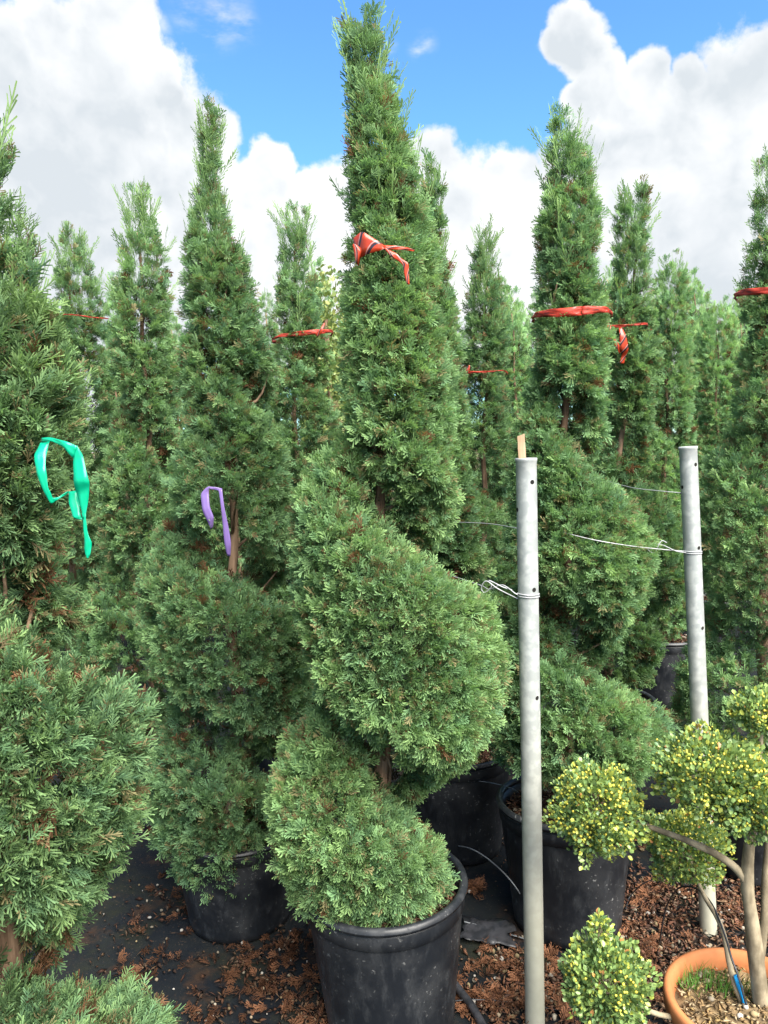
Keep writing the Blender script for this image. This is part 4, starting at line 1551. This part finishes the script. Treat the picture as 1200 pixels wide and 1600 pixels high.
wire('drip_tube', [PZ(690, 1566, 0.02), PZ(740, 1562, 0.03), PZ(800, 1566, GZ), PZ(880, 1580, GZ)], 0.0018, 'hair thin black tube crossing over the thick pipe', M_TUBE, 'tube')

# yellow-green broadleaf shrub showing between the columns
rng = np.random.default_rng(31)
c = PY(512, 520, 6.0)
shrub = empty('leafy_shrub', (c[0], 6.0, 0.0))
tag(shrub, 'yellowish broadleaf shrub peeping out just left of the tallest cypress', 'shrub')
n = 2600
d = rng.normal(size=(n, 3))
d /= np.linalg.norm(d, axis=1)[:, None]
P = np.array([0, 0, c[2] - 0.30]) + d * np.array([0.26, 0.26, 0.80]) * (rng.random((n, 1)) ** 0.45)
D = d * 0.7 + np.array([0, 0, 0.25]) + rng.normal(size=(n, 3)) * 0.6
D /= np.linalg.norm(D, axis=1)[:, None]
A = np.cross(D, rng.normal(size=(n, 3)))
A /= np.linalg.norm(A, axis=1)[:, None]
B = np.cross(D, A)
V = P[:, None, :] + rng.uniform(0.028, 0.048, n)[:, None, None] * (LEAF_V[None, :, 0:1] * A[:, None] + LEAF_V[None, :, 1:2] * B[:, None] + LEAF_V[None, :, 2:3] * D[:, None])
F = (LEAF_F[None] + np.arange(n)[:, None, None] * 7).reshape(-1, 3)
t = rng.random((n, 1))
cr = link('crown', mesh_np('crown', V.reshape(-1, 3), F, M_ILEX, np.repeat(np.array([0.12, 0.19, 0.055]) * (1 - t) + np.array([0.26, 0.29, 0.09]) * t, 7, 0)), shrub)
cr['kind'] = 'stuff'
V, F = tube(smooth_path([(0, 0, 0), (0.02, 0.01, 0.8), (-0.01, 0, c[2] + 0.1)], 8), 0.018, 6)
link('trunk', mesh_py('trunk', V, F, M_BARK, True), shrub)

# scrap of torn black plastic lying on the mat
o0 = PZ(762, 1458, 0.012)
NX, NY = 13, 9
V, F = [], []
for j in range(NY):
    for i in range(NX):
        u, v = i / (NX - 1) - 0.5, j / (NY - 1) - 0.5
        q = 1 + 0.5 * mnoise.noise(Vector((u * 5, v * 5, 2.0)))
        x, y = u * 0.17 * q + 0.03 * v, v * 0.13 * q - 0.04 * u
        V.append((x, y, 0.006 + 0.022 * abs(mnoise.noise(Vector((u * 4.5, v * 6, 7.0))))))
for j in range(NY - 1):
    for i in range(NX - 1):
        F.append((j * NX + i, j * NX + i + 1, (j + 1) * NX + i + 1, (j + 1) * NX + i))
scrap = link('plastic_scrap', mesh_py('plastic_scrap', V, F, M_TUBE, True))
scrap.location = Vector(o0)
md = scrap.modifiers.new('thickness', 'SOLIDIFY')
md.thickness = 0.001
tag(scrap, 'crumpled scrap of black plastic on the ground beside the scuffed pot', 'plastic scrap')
